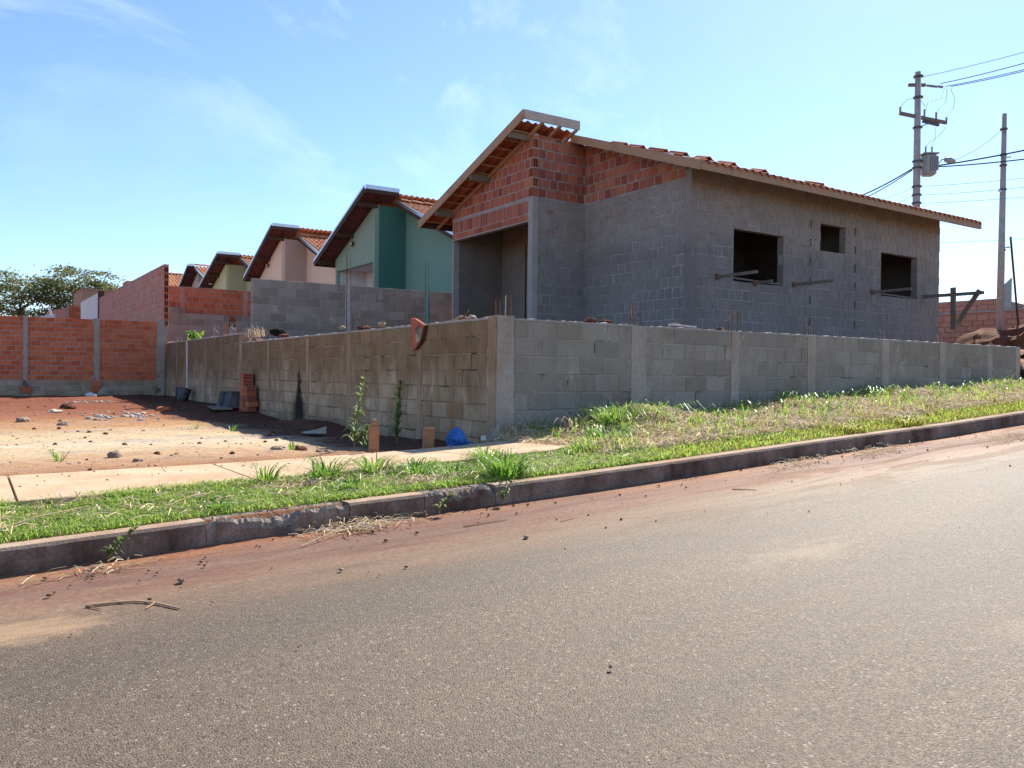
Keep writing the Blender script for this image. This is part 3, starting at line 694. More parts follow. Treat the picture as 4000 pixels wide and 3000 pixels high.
# ------------------------------------------------------------------ clay roof tiles
def tile_mesh(m, w=.2, ln=.40, amp=.030, th=.012, nseg=8):
    top = []; bot = []; n = nseg + 1
    for j, (y, dz) in enumerate(((0, .016), (ln, -.004))):
        for i in range(n):
            x = -w / 2 - .006 + (w + .012) * i / nseg; ph = 2 * math.pi * x / w
            z = amp * (math.cos(ph) * (1 if math.cos(ph) > 0 else .75)) + dz
            top.append((x, y, z + th)); bot.append((x, y, z))
    vs_ = top + bot; fs = []; o = 2 * n
    for i in range(nseg):
        fs.append((i, i + 1, n + i + 1, n + i)); fs.append((o + i, o + n + i, o + n + i + 1, o + i + 1)); fs.append((i, o + i, o + i + 1, i + 1))
        fs.append((n + i, n + i + 1, o + n + i + 1, o + n + i))
    fs += [(0, n, o + n, o), (nseg, o + nseg, o + n + nseg, n + nseg)]
    mb = MB(); mb.add(vs_, fs); return mb.mesh('tile', m)
class Tiles:
    def __init__(s, m): s.me = tile_mesh(m); s.m = m; s.a = []; s.b = []
    def put(s, mt, single): (s.a if single else s.b).append(mt)
    def flush(s, parent):
        for mt in s.a:
            o = link('tile', s.me, parent); o.matrix_local = mt
        if s.b:
            bv = np.array([list(v.co) + [1] for v in s.me.vertices]); bf = [tuple(p.vertices) for p in s.me.polygons]
            bf = np.array([f for f in bf]); n = len(s.b)
            MM = np.array([[list(r_) for r_ in mt] for mt in s.b]); V = np.einsum('nij,vj->nvi', MM, bv)[..., :3].reshape(-1, 3)
            F = (bf[None] + (np.arange(n) * len(bv))[:, None, None]).reshape(-1, 4)
            o = link('tile_field', np_mesh('tile_field', V, [F], s.m), parent); o['kind'] = 'stuff'
def slope(tl, u0, u1, vlo, zlo, vhi, zhi, single, w=.2, pitch=.33):
    """tiles from the low edge (vlo,zlo) up to (vhi,zhi)"""
    dv, dz = vhi - vlo, zhi - zlo; Ls = math.hypot(dv, dz); yv = Vector((0, dv / Ls, dz / Ls))
    xv = Vector((1, 0, 0)) if dv > 0 else Vector((-1, 0, 0)); zv = xv.cross(yv)
    nr = int(Ls / pitch + .35); nc = max(1, int(round((u1 - u0) / w)))
    for r_ in range(nr):
        for c in range(nc):
            p = Vector((u0 + w / 2 + c * w, vlo, zlo)) + yv * (r_ * pitch - .02) + zv * random.uniform(-.004, .004)
            mt = Matrix((xv, yv, zv)).transposed().to_4x4(); mt.translation = p
            mt = mt @ Matrix.Rotation(random.uniform(-.012, .012), 4, 'Z')
            tl.put(mt, single(r_, c, nr, nc))

# ------------------------------------------------------------------ the unfinished house on the corner
U0, U1, U2, V0, V1, V2 = 9.718, 11.103, 19.67, 10.60, 13.684, 16.919
zf = lambda v: 6.88 - .348 * (v - 13.29)
zn = lambda v: 5.38 + .362 * (v - 9.95)
hs = thing('unfinished_house', 'unfinished house of bare red brick and grey slurry coat with empty window openings', 'house', (14, 13, 2.2))
TW = .15; ZB = 5.30
wins = [(12.28, 13.765, 3.46, 4.465), (14.98, 15.85, 4.305, 4.868), (17.20, 18.685, 3.49, 4.47)]
brs = {}
redB = Bricks(.188, TW, .182, 'redhouse', name='brick'); slB = Bricks(.188, TW, .184, 'slurry', name='coated_brick')
pick = lambda c: redB if c[2] > ZB - .02 else slB
# side wall facing the street, with three openings
side = core(MB(), 'u', V0, TW, U1 + .14, U2, 1.9, 5.50, wins, ins=.006).build('side_wall', 'slurry_mortar', hs)
lay(slB, 'u', V0, TW, U1 + .155, U2, 2.1, [.2] * 17, .186, .013, wins, top=lambda s: 5.50, jit=.03, vjit=.003)
# front wall
front = core(MB(), 'v', U1, TW, V0 + .14, V1 + .02, 1.9, lambda s: zn(s) - .155, ins=.006).build('front_wall', 'slurry_mortar', hs)
lay(pick, 'v', U1, TW, V0 + .155, V1, 2.1, [.2] * 24, .186, .018, top=lambda s: zn(s) - .145, jit=.05, vjit=.003)
# porch flank
pf = core(MB(), 'u', V1, TW, U0 + .14, U1 + .01, 1.9, 6.56, ins=.006).build('porch_wall', 'slurry_mortar', hs)
lay(pick, 'u', V1, TW, U0 + .155, U1, 2.1, [.2] * 23, .186, .018, top=lambda s: 6.57, jit=.05, vjit=.003)
# porch gable above the wide opening
gb = core(MB(), 'v', U0, TW, V1, V2 + .06, 4.80, lambda s: zf(s) - .13, ins=.006).build('gable_wall', 'mortar', hs)
gtop = lambda s: zf(s) - .12
lay(redB, 'v', U0, TW, V1 + .11, V2 + .06, 4.825, [.135], .19, .012, jit=.04)
lay(redB, 'v', U0, TW, V1 + .11, V2 + .06, 4.965, [.285], .088, .020, jit=.06)
lay(redB, 'v', U0, TW, V1 + .004, V2 + .06, 5.305, [.2] * 7, .184, .020, top=gtop, jit=.05, vjit=.003)
redB.flush(gb, 300, 'bricks'); slB.flush(side, 300, 'coated_bricks')
column('u', V0, TW, U1, U1 + .15, 1.9, 5.46, 'slurry', hs, .007, 'corner_column')
column('u', V1, TW, U0, U0 + .14, 1.9, 5.30, 'mortar', hs, .007, 'porch_column')
MB().box(U0 + .01, U0 + .14, V1 + .008, V1 + .1, 5.30, 6.5).build('porch_column_core', 'mortar', hs)
MB().box(U0 - .006, U0 + .10, V1 + .11, V2 + .06, 4.795, 4.823).build('lintel', 'mortar', hs)
MB().box(U0 - .003, U0 + .10, V1 + .11, V2 + .06, 5.253, 5.303).build('bond_beam', 'mortar', hs)
MB().box(U0 + .15, U1 - .002, V1 - .004, V1 + .1, 5.265, 5.305).build('bond_beam', 'slurry_mortar', hs)
MB().box(U1 - .004, U1 + .1, V0 + .16, V1 - .005, 5.265, 5.305).build('bond_beam', 'slurry_mortar', hs)
for k in range(6):    # hollow brick ends at the porch corner
    z = 5.305 + k * .2
    if k % 2:
        for i in range(2):
            for j in range(4): MB().box(U0 + .03 + i * .052, U0 + .058 + i * .052, V1 - .003, V1 + .003, z + .018 + j * .042, z + .045 + j * .042).build('brick_hole', 'black', hs)
    else:
        for i in range(2):
            for j in range(4): MB().box(U0 - .006, U0 - .0045, V1 + .02 + i * .05, V1 + .046 + i * .05, z + .018 + j * .042, z + .045 + j * .042).build('brick_hole', 'black', hs)
for z in [2.70, 3.15, 3.55, 3.95, 4.35, 4.75]:   # open brick ends left as marks in the side wall
    for uu in (14.62, 16.19):
        for j in range(4): MB().box(uu, uu + .045, V0 - .0055, V0 - .0035, z + j * .042, z + j * .042 + .024).build('brick_hole', 'black', hs)
MB().box(U0 + .16, U2, V2 + .002, V2 + .058, 1.9, 5.50).build('far_wall', 'plaster_rough', hs)
MB().box(U0, U0 + .158, V2 - .005, V2 + .06, 1.9, 4.79).build('far_wall_end', 'mortar', hs)
MB().hexa([(U1 + .002, V1 + .15, 1.9), (U1 + .15, V1 + .15, 1.9), (U1 + .15, V2, 1.9), (U1 + .002, V2, 1.9), (U1 + .002, V1 + .15, zf(V1) - .25), (U1 + .15, V1 + .15, zf(V1) - .25), (U1 + .15, V2, zf(V2) - .15), (U1 + .002, V2, zf(V2) - .15)]).build('porch_back_wall', 'plaster_rough', hs)
MB().box(U1 - .006, U1, 15.86, 15.90, 2.6, 4.7).build('chased_slot', 'black', hs)
MB().hexa([(U2 - .15, V0 + .15, 1.9), (U2, V0 + .15, 1.9), (U2, V2, 1.9), (U2 - .15, V2, 1.9), (U2 - .15, V0 + .15, 5.5), (U2, V0 + .15, 5.5), (U2, V2, 5.5), (U2 - .15, V2, 5.5)]).build('end_wall', 'plaster_rough', hs)
MB().add([(U2 - .1, V0 + .1, 5.5), (U2 - .1, V2, 5.5), (U2 - .1, V1, 6.6), (U2, V0 + .1, 5.5), (U2, V2, 5.5), (U2, V1, 6.6)], [(0, 2, 1), (3, 4, 5), (0, 1, 4, 3), (1, 2, 5, 4), (2, 0, 3, 5)]).build('end_gable', 'plaster_rough', hs)
MB().box(U1 + .15, U2 - .15, 13.72, 13.87, 1.9, 6.5).build('inner_wall', 'plaster_rough', hs)
MB().box(16.3, 16.43, V0 + .16, 13.72, 1.9, 5.6).build('inner_wall', 'plaster_rough', hs)
MB().box(U0 + .05, U2 - .02, V0 + .05, V2 + .1, 1.9, 2.18).build('floor_slab', 'mortar', hs)

roof = MB().beam((U1, V1 + .05, 6.36), (U2 + .4, V1 + .05, 6.36), .06, .14).build('roof', 'wood_dark', hs)   # ridge purlin carries the roof
tl = Tiles('tile')
slope(tl, 10.66, 20.26, 9.93, 5.352, 13.60, 6.56, lambda r_, c, nr, nc: r_ == 0 or c == 0 or (r_ == nr - 1 and c < 12))
slope(tl, 9.22, 10.62, 17.68, zf(17.68) - .03, 13.62, zf(13.62) - .03, lambda r_, c, nr, nc: True)
slope(tl, 10.62, 20.22, 17.68, zf(17.68) - .03, 13.72, 6.56, lambda r_, c, nr, nc: False)
tl.flush(roof)
def bm1(name, a, b, w, h, m, p, upv=(0, 0, 1)): return MB().beam(a, b, w, h, upv).build(name, m, p)
bm1('rake_board', (9.20, 17.73, zf(17.73) - .095), (9.20, 13.275, zf(13.275) - .095), .028, .185, 'wood', roof)
bm1('ridge_board', (9.216, 13.29, 6.785), (10.62, 13.29, 6.80), .028, .185, 'wood_pale', roof)
bm1('eave_board', (9.216, 17.70, zf(17.7) - .09), (20.2, 17.70, zf(17.7) - .09), .026, .16, 'wood_dark', roof)
bm1('rake_board', (10.645, 13.60, zn(13.60) - .08), (10.645, 9.935, zn(9.935) - .08), .028, .160, 'wood', roof)
bm1('eave_board', (10.66, 9.95, 5.305), (15.5, 9.95, 5.305), .028, .155, 'wood', roof); bm1('eave_board', (15.504, 9.95, 5.305), (20.30, 9.95, 5.305), .028, .155, 'wood', roof)
bm1('rake_board', (20.29, 13.6, zn(13.6) - .08), (20.29, 9.966, zn(9.966) - .08), .028, .160, 'wood', roof)
bm1('rake_board', (20.25, 17.7, zf(17.7) - .1), (20.25, 13.7, zf(13.7) - .1), .028, .160, 'wood', roof)
for uu in (9.69, 10.13, 10.56): bm1('rafter', (uu, 17.68, zf(17.68) - .165), (uu, 13.30, zf(13.30) - .165), .05, .055, 'wood', roof)
for uu in (10.75, 11.35): bm1('rafter', (uu, 9.97, zn(9.97) - .10), (uu, 13.5, zn(13.5) - .10), .05, .055, 'wood_grey', roof)
for v, z in ((13.83, 6.545), (15.357, 5.975), (16.90, 5.445)): bm1('purlin', (9.215, v, z - .02), (11.4, v, z - .02), .06, .15, 'wood_grey', roof)
for k in range(14):
    v = 17.5 - k * .31
    if v > 13.5: bm1('batten', (9.22, v, zf(v) - .115), (11.1, v, zf(v) - .115), .05, .018, 'wood', roof)
for k in range(11):
    v = 10.05 + k * .31; bm1('batten', (10.66, v, zn(v) - .055), (11.1, v, zn(v) - .055), .05, .018, 'wood_grey', roof)
for k in range(22):
    uu = 11.0 + k * .42; mb = MB(); pts = [(uu + .40 * j, 13.64, 6.65 + .01 * j) for j in range(2)]
    vs_ = []; fs = []
    for j, (x, y, z) in enumerate(pts):
        for i in range(7):
            a = math.pi * i / 6; vs_.append((x, y + .11 * math.cos(a), z + .065 * math.sin(a) - .03 + .012 * j))
    for i in range(6): fs.append((i, i + 1, 7 + i + 1, 7 + i))
    mb.add(vs_, fs).build('ridge_tile', 'tile', roof)

# timbers poking out of the wall (scaffold putlogs) and one bracket
for (u, v, z, lab) in ((11.813, 9.655, 3.50, 'scaffold timber poking out of the wall left of the first window opening'), (12.893, 10.178, 3.46, 'short scaffold timber at the sill of the largest window opening nearest the corner'),
                       (14.098, 9.67, 3.515, 'thin scaffold timber poking out of the wall right of the first window opening'), (16.864, 9.68, 3.54, 'scaffold timber crossing in front of the far window opening')):
    t = thing('scaffold_timber', lab, 'timber', (u, 10.1, z)); MB().beam((u, 10.72, z), (u, v, z + .005), .045, .055).build('timber', 'wood_grey', t)
    MB().box(u - .05, u + .05, 10.590, 10.598, z - .055, z + .06).build('wall_pocket', 'rebar', t)
t = thing('sill_board', 'thin board lying across the sill of the first window opening', 'board', (13, 10.7, 3.5)); MB().beam((12.30, 10.69, 3.53), (13.76, 10.67, 3.50), .06, .03).build('board', 'wood_grey', t)
t = thing('sill_board', 'thin board lying across the sill of the far window opening', 'board', (18, 10.7, 3.5)); MB().beam((17.22, 10.69, 3.545), (18.67, 10.67, 3.52), .06, .03).build('board', 'wood_grey', t)
t = thing('scaffold_bracket', 'dark wooden scaffold bracket with arm, post and brace at the house corner', 'bracket', (18.95, 9.9, 2.8))
MB().beam((18.955, 10.72, 3.572), (18.955, 9.21, 3.56), .05, .075).build('arm', 'wood_grey', t)
MB().beam((18.905, 9.845, 2.756), (18.905, 9.865, 3.725), .05, .11, (0, 1, 0)).build('post', 'wood_grey', t)
MB().beam((19.005, 9.83, 2.88), (19.005, 9.32, 3.63), .045, .10).build('brace', 'wood_grey', t)
# loose tiles left on the roof
for i, (u, v) in enumerate(((10.75, 12.0), (10.78, 11.55), (10.8, 10.95), (10.85, 10.5), (11.0, 10.08), (11.7, 10.12), (12.6, 10.15), (14.6, 10.3))):
    yv = Vector((0, 1, .362)).normalized(); xv = Vector((1, 0, 0)); zv = xv.cross(yv)
    o = link('loose_tile', tl.me); mt = Matrix((xv, yv, zv)).transposed().to_4x4(); mt.translation = (u, v, zn(v) * .5 + .5 * (5.352 + (v - 9.93) * .3128) + .06)
    o.matrix_world = mt @ Matrix.Rotation(random.uniform(-.25, .25), 4, 'Z'); tag(o, 'loose clay tile lying on the edge of the unfinished house roof', 'roof tile', 'loose tiles on the house roof')

# ------------------------------------------------------------------ finished row houses behind
def row_house(name, label, ur, apv, apz, lov, loz, bu, ug, cv, iu, wl, nslope, rz, nev, cols, tilem, zb=2.6, opening=None, lamp=None, umax=19.0, nsing=40, pv=None):
    h = thing(name, label, 'house', ((ug + umax) / 2, (apv + lov) / 2, zb))
    gcol, scol, fcol = cols; sl_ = (apz - loz) / (lov - apv); zfar = lambda v: apz - sl_ * (v - apv); znr = lambda v: rz + nslope * (v - apv)
    holes = [opening] if opening else []
    # front gable, its flank and the wing front
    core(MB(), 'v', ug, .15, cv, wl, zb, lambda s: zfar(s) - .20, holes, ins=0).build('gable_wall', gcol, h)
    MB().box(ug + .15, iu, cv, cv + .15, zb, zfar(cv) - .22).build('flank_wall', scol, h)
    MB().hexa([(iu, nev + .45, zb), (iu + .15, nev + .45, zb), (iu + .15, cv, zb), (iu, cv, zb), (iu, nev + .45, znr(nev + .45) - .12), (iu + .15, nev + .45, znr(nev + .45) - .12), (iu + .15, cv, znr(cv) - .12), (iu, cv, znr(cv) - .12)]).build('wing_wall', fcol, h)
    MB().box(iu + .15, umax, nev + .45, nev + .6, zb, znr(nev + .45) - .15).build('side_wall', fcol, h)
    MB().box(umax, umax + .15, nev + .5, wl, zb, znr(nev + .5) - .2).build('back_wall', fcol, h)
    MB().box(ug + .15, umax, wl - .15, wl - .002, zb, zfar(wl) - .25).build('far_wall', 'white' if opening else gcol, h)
    if opening:
        MB().box(iu, iu + .15, cv + .15, wl - .15, zb, zfar(wl) - .1).build('porch_back_wall', 'white', h)
        MB().box(ug + .15, iu, cv + .15, wl - .15, opening[3] + .05, opening[3] + .10).build('porch_ceiling', 'white', h)
        MB().box(ug + .15, iu, cv + .151, cv + .17, zb, opening[3]).build('porch_lining', 'white', h)
    if lamp:
        lo = MB().tube([(ug - .01, lamp[0], lamp[1]), (ug - .09, lamp[0], lamp[1])], .085, 12).build('wall_lamp', 'steel', h)
        MB().tube([(ug - .091, lamp[0], lamp[1]), (ug - .13, lamp[0], lamp[1])], .06, 12, .04).build('lamp_glass', 'lamp_glass', lo)
    rf = MB().beam((bu + .2, apv, rz - .15), (umax + .3, apv, rz - .15), .06, .12).build('roof', 'wood_dark', h)
    t = Tiles(tilem)
    slope(t, bu + .02, umax + .4, nev, znr(nev) + .02, apv, znr(apv) + .02, lambda r_, c, nr, nc: c < nsing // 8 and r_ > nr - 9)
    slope(t, ur + .03, umax + .3, lov, loz - .05, apv + .02, apz - .05, lambda r_, c, nr, nc: False)
    t.flush(rf)
    def bdl(a, b, hh, m, nm, off): bm1(nm, (a[0], a[1], a[2] + off), (b[0], b[1], b[2] + off), .03, hh, m, rf)
    bdl((ur, lov + .03, loz), (ur, apv, apz), .16, 'wood_dark', 'rake_board', -.13); bdl((ur - .02, lov + .03, loz), (ur - .02, apv, apz), .07, 'galv', 'flashing', -.02)
    bdl((ur + .016, apv - .02, apz), (bu, apv - .02, apz + .01), .13, 'wood_dark', 'ridge_board', -.15); bdl((ur + .016, apv - .04, apz), (bu, apv - .04, apz + .01), .12, 'galv', 'flashing', -.02)
    bdl((ur + .016, lov, loz), (umax, lov, loz), .16, 'wood_dark', 'eave_board', -.12)
    bdl((bu, apv + .1, znr(apv + .1)), (bu, nev, znr(nev)), .12, 'wood_dark', 'rake_board', -.12); bdl((bu - .02, apv + .1, znr(apv + .1)), (bu - .02, nev, znr(nev)), .10, 'galv', 'flashing', 0)
    bdl((bu, nev - .02, znr(nev)), (umax + .4, nev - .02, znr(nev)), .15, 'galv', 'gutter', -.08)
    for k in range(int((umax - bu) / .42)):
        x = bu + .05 + k * .42; vs_ = []; fs = []
        for j in range(2):
            for i in range(6):
                a = math.pi * i / 5; vs_.append((x + .42 * j, apv + .12 * math.cos(a), rz + .04 + .07 * math.sin(a) + .03 * (1 - j)))
        for i in range(5): fs.append((i, i + 1, 6 + i + 1, 6 + i))
        if k < 8: MB().add(vs_, fs).build('ridge_tile', tilem, rf)
    for k in range(3):
        v = apv + .55 + k * (lov - apv - .9) / 2; bm1('purlin', (ur + .02, v, zfar(v) - .24), (ug + .1, v, zfar(v) - .24), .07, .15, 'wood_dark', rf)
    for k in range(int((lov - apv) / .36)):
        v = lov - .2 - k * .36; bm1('batten', (ur + .02, v, zfar(v) - .14), (ug + .1, v, zfar(v) - .14), .05, .02, 'maroon', rf)
    MB().hexa([(ur + .02, apv + .05, zfar(apv + .05) - .125), (ug + .05, apv + .05, zfar(apv + .05) - .125), (ug + .05, lov - .02, zfar(lov - .02) - .125), (ur + .02, lov - .02, zfar(lov - .02) - .125), (ur + .02, apv + .05, zfar(apv + .05) - .11), (ug + .05, apv + .05, zfar(apv + .05) - .11), (ug + .05, lov - .02, zfar(lov - .02) - .11), (ur + .02, lov - .02, zfar(lov - .02) - .11)]).build('soffit', 'maroon', rf)
    MB().hexa([(ug + .05, apv - .01, zfar(apv) - .125), (bu - .01, apv - .01, zfar(apv) - .125), (bu - .01, cv - .005, zfar(cv) - .125), (ug + .05, cv - .005, zfar(cv) - .125), (ug + .05, apv - .01, zfar(apv) - .11), (bu - .01, apv - .01, zfar(apv) - .11), (bu - .01, cv - .005, zfar(cv) - .11), (ug + .05, cv - .005, zfar(cv) - .11)]).build('soffit', 'maroon', rf)
    bm1('rafter', (ug - .04, lov, loz - .18), (ug - .04, apv + .1, apz - .22), .05, .06, 'wood_dark', rf)
    return h
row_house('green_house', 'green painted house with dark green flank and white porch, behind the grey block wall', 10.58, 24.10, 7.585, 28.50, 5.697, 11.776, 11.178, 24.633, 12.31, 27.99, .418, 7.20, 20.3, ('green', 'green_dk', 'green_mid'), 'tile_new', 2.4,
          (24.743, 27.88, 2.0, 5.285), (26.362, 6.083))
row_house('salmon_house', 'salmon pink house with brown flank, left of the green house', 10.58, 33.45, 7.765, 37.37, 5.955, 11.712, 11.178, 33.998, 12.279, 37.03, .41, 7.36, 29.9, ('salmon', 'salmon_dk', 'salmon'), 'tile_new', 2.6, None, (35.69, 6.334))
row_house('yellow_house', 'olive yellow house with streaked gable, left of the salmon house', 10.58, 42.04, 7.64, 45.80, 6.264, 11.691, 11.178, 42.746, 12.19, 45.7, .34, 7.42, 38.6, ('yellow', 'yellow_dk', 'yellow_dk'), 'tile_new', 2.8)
h4 = row_house('cream_house', 'small cream house with dark gable and white rake, left of the yellow house', 10.58, 48.5, 7.72, 51.6, 6.25, 10.9, 11.178, 48.7, 11.9, 51.2, .36, 7.66, 45.2, ('cream', 'cream', 'cream'), 'tile_new', 3.0, umax=16)
row_house('tiled_house', 'farthest row house of which only an orange tiled roof slope shows', 10.2, 56.3, 7.95, 60, 6.4, 10.3, 10.9, 56.6, 11.6, 59.5, .36, 7.95, 52.3, ('cream', 'cream', 'cream'), 'tile_new', 3.0, umax=18)

# ------------------------------------------------------------------ far things at the left
fb = thing('brick_building', 'small distant brick building with stepped corner beside the white wall', 'building', (5.7, 60, 1.2))
MB().hexa([(4.7, 60, 1), (6.4, 60, 1), (6.4, 63, 1), (4.7, 63, 1), (4.7, 60, 5.45), (6.4, 60, 6.0), (6.4, 63, 6.0), (4.7, 63, 5.45)]).build('wall', 'redpale', fb)
br = Bricks(.35, .03, .19, 'red', name='brick'); lay(br, 'u', 59.96, .03, 5.75, 6.4, 4.9, [.205] * 5, .33, .02); br.flush(fb, 40)
MB().box(5.62, 5.74, 59.93, 59.99, 1, 6.05).build('column', 'mortar_pink', fb)
tb = thing('tan_building', 'distant tan rendered building just above the white wall', 'building', (7.4, 61, 1.2))
MB().box(6.62, 8.6, 61, 66, 1, 7.05).build('wall', 'tan', tb); MB().box(6.58, 8.64, 60.95, 66.05, 7.052, 7.12).build('parapet', 'redpale', tb)
sh = thing('sheet_roof', 'small bright metal sheet roof with a tilted flue pipe beyond the low red wall', 'roof', (3.45, 45, 1.5))
MB().hexa([(3.1, 45, 4.0), (3.72, 45, 4.18), (3.72, 48, 4.18), (3.1, 48, 4.0), (3.1, 45, 4.23), (3.72, 45, 4.36), (3.72, 48, 4.36), (3.1, 48, 4.23)]).build('sheet', 'white', sh)
MB().box(3.15, 3.7, 45.1, 47.9, 1.0, 4.02).build('wall', 'tan', sh); MB().tube([(3.60, 45.2, 4.3), (3.48, 45.2, 4.74)], .055, 10).build('flue_pipe', 'galv', sh)

# far house at the right, its roof slope towards us, and an earth heap in front
fh = thing('tiled_house', 'low pinkish brick house with tiled roof seen past the end of the block wall', 'house', (34, 15, 2.5))
MB().box(31.0, 37, 9.4, 22, 1.5, 4.1).build('wall', 'redpale', fh)
MB().add([(31.0, 14.2, 4.1), (31.0, 22, 4.1), (31.0, 22, 4.56), (31.0, 14.6, 4.56), (31.0, 13.6, 4.25), (31.3, 14.2, 4.1), (31.3, 22, 4.1), (31.3, 22, 4.56), (31.3, 14.6, 4.56), (31.3, 13.6, 4.25)],
         [(0, 1, 2, 3, 4), (9, 8, 7, 6, 5), (0, 5, 6, 1), (1, 6, 7, 2), (2, 7, 8, 3), (3, 8, 9, 4), (4, 9, 5, 0)]).build('upper_wall', 'mortar_pink', fh)
MB().box(30.955, 31.0, 13.0, 22, 4.08, 4.16).build('bond_beam', 'mortar', fh)
MB().box(30.95, 31.0, 16.9, 17.1, 1.5, 4.08).build('column', 'mortar', fh)
br = Bricks(.38, .03, .18, 'redpale', name='brick'); lay(br, 'v', 30.965, .03, 9.4, 16.9, 2.4, [.2] * 8, .38, .02); lay(br, 'v', 30.965, .03, 14.5, 20, 4.17, [.19, .19], .38, .02); br.flush(fh, 250)
MB().hexa([(36, 9.5, 4.1), (40, 9.5, 4.1), (40, 13, 4.1), (36, 13, 4.1), (36, 9.5, 4.2), (40, 9.5, 4.6), (40, 13, 4.6), (36, 13, 4.2)]).build('sunlit_roof', 'cream', fh)
mo = blob(1.0, 4, 'clod', (1, 1, 1), 4, .5, 'dirt_mound')
o = link('dirt_mound', mo); o.location = (27.6, 12.2, 2.2); o.scale = (1.9, 1.5, 1.15); tag(o, 'heap of reddish earth behind the far end of the block wall', 'dirt heap')
# ------------------------------------------------------------------ poles and wires
def insulator(a, b, parent, r=.045):
    a, b = Vector(a), Vector(b); n = 9; pts = [a.lerp(b, i / n) for i in range(n + 1)]
    MB().tube(pts, lambda t: r * (1.0 if int(round(t * n)) % 2 else .55), 8).build('insulator', 'porcelain', parent)
p1 = thing('utility_pole', 'round concrete utility pole with transformer and crossarms behind the house', 'utility pole', (28.19, 16.05, 2.8))
MB().tube([(28.19, 16.05, 2.5), (28.2, 16.07, 12.55)], .155, 14, .10).build('shaft', 'pole', p1, True)
MB().beam((27.93, 16.26, 12.09), (28.42, 15.92, 12.09), .09, .10).build('top_arm', 'wood_grey', p1)
arm = MB().beam((27.66, 16.42, 11.08), (29.02, 15.50, 10.76), .09, .11).build('crossarm', 'wood_grey', p1)
MB().beam((28.25, 15.98, 10.60), (28.70, 15.68, 10.83), .03, .03).build('arm_brace', 'steel', p1)
MB().beam((28.32, 15.95, 10.80), (28.80, 15.62, 10.66), .07, .09).build('lower_arm', 'steel', p1)
for a in ((27.68, 16.41, 11.06), (28.40, 15.93, 10.98), (28.74, 15.69, 10.88), (29.05, 15.49, 10.70)): insulator(a, (a[0], a[1], a[2] + .24), arm)
for a in ((28.45, 15.90, 12.08), (28.60, 15.80, 12.06), (28.78, 15.68, 12.05)): insulator(a, (a[0] + .16, a[1] - .10, a[2] - .02), p1, .05)
for z in (12.36, 11.62, 10.55, 9.35, 9.12, 8.45, 8.15, 7.86): MB().tube([(28.195, 16.055, z), (28.195, 16.055, z + .05)], .165, 14).build('clamp', 'steel', p1)
tr = MB().box(-.21, .21, -.21, .21, -.38, .36).mesh('tank', 'transformer'); bmx = bmesh.new(); bmx.from_mesh(tr); bmesh.ops.bevel(bmx, geom=list(bmx.edges), offset=.05, segments=2, affect='EDGES'); bmx.to_mesh(tr); bmx.free()
tk = link('transformer', tr, p1); tk.location = (28.52, 15.82, 9.24); tk.rotation_euler = (0, 0, -.6)
def sub(name, mb, m, par, w=Matrix.Identity(4)): o = link(name, mb.mesh(name, m), par); o.matrix_parent_inverse = (Matrix.Translation(Vector((28.52, 15.82, 9.24))) @ Matrix.Rotation(-.6, 4, 'Z')).inverted(); return o
sub('lid', MB().beam((28.30, 15.97, 9.62), (28.74, 15.67, 9.62), .5, .04), 'transformer', tk)
for k in range(5):
    q = -.16 + k * .08; sub('cooling_fin', MB().beam((28.40 + q * .8, 15.60 - q * .55, 9.0), (28.40 + q * .8, 15.60 - q * .55, 9.5), .02, .10), 'transformer', tk)
sub('plate', MB().beam((28.58, 15.55, 9.33), (28.58, 15.55, 9.50), .12, .012, (.56, .83, 0)), 'galv', tk)
for x, y in ((28.43, 15.88), (28.62, 15.76)): insulator((x, y, 9.64), (x, y, 9.90), p1, .04)
la = MB().tube([(28.3, 15.95, 8.98), (28.75, 15.66, 9.22), (28.92, 15.55, 9.45), (29.05, 15.46, 9.46)], .022, 6).build('lamp_arm', 'galv', p1)
MB().tube([(29.0, 15.49, 9.45), (29.12, 15.41, 9.43), (29.30, 15.30, 9.38)], lambda t: .05 + .07 * math.sin(math.pi * min(1, t * .8 + .15)), 10).build('lamp_head', 'transformer', la)
MB().tube([(29.12, 15.41, 9.36), (29.2, 15.36, 9.31)], .07, 10, .03).build('lamp_glass', 'lamp_glass', la)
for pts in ([(28.98, 15.53, 12.0), (28.9, 15.6, 11.6), (28.5, 15.86, 11.5), (28.44, 15.9, 11.2)], [(29.06, 15.48, 12.0), (29.02, 15.5, 11.5), (28.8, 15.65, 11.2), (28.76, 15.68, 11.1)], [(29.16, 15.42, 12.0), (29.3, 15.33, 11.6), (29.25, 15.36, 11.25), (29.06, 15.48, 10.95)],
            [(27.68, 16.41, 11.3), (27.9, 16.28, 11.58), (28.2, 16.0, 11.6), (28.4, 15.9, 11.3)], [(29.03, 15.5, 10.6), (28.85, 15.62, 10.3), (28.6, 15.78, 10.1), (28.43, 15.88, 9.9)], [(28.7, 15.7, 10.6), (28.72, 15.7, 10.2), (28.62, 15.76, 9.95)]):
    MB().tube(pts, .008, 5).build('jumper_wire', 'thinwire', p1)
p2 = thing('utility_pole', 'slim leaning-looking concrete pole with a strut behind the end of the block wall', 'utility pole', (28.53, 13.32, 2.6))
MB().tube([(28.51, 13.33, 2.2), (28.64, 13.34, 10.44)], .125, 12, .075).build('shaft', 'pole', p2, True)
bm1('strut', (28.95, 12.90, 2.9), (28.70, 13.12, 6.35), .05, .05, 'wood_dark', p2)
MB().hexa([(28.50, 13.20, 3.9), (28.72, 13.06, 4.05), (28.72, 13.08, 4.05), (28.50, 13.22, 3.9), (28.50, 13.20, 4.75), (28.72, 13.06, 5.0), (28.72, 13.08, 5.0), (28.50, 13.22, 4.75)]).build('notice_sheet', 'transformer', p2)
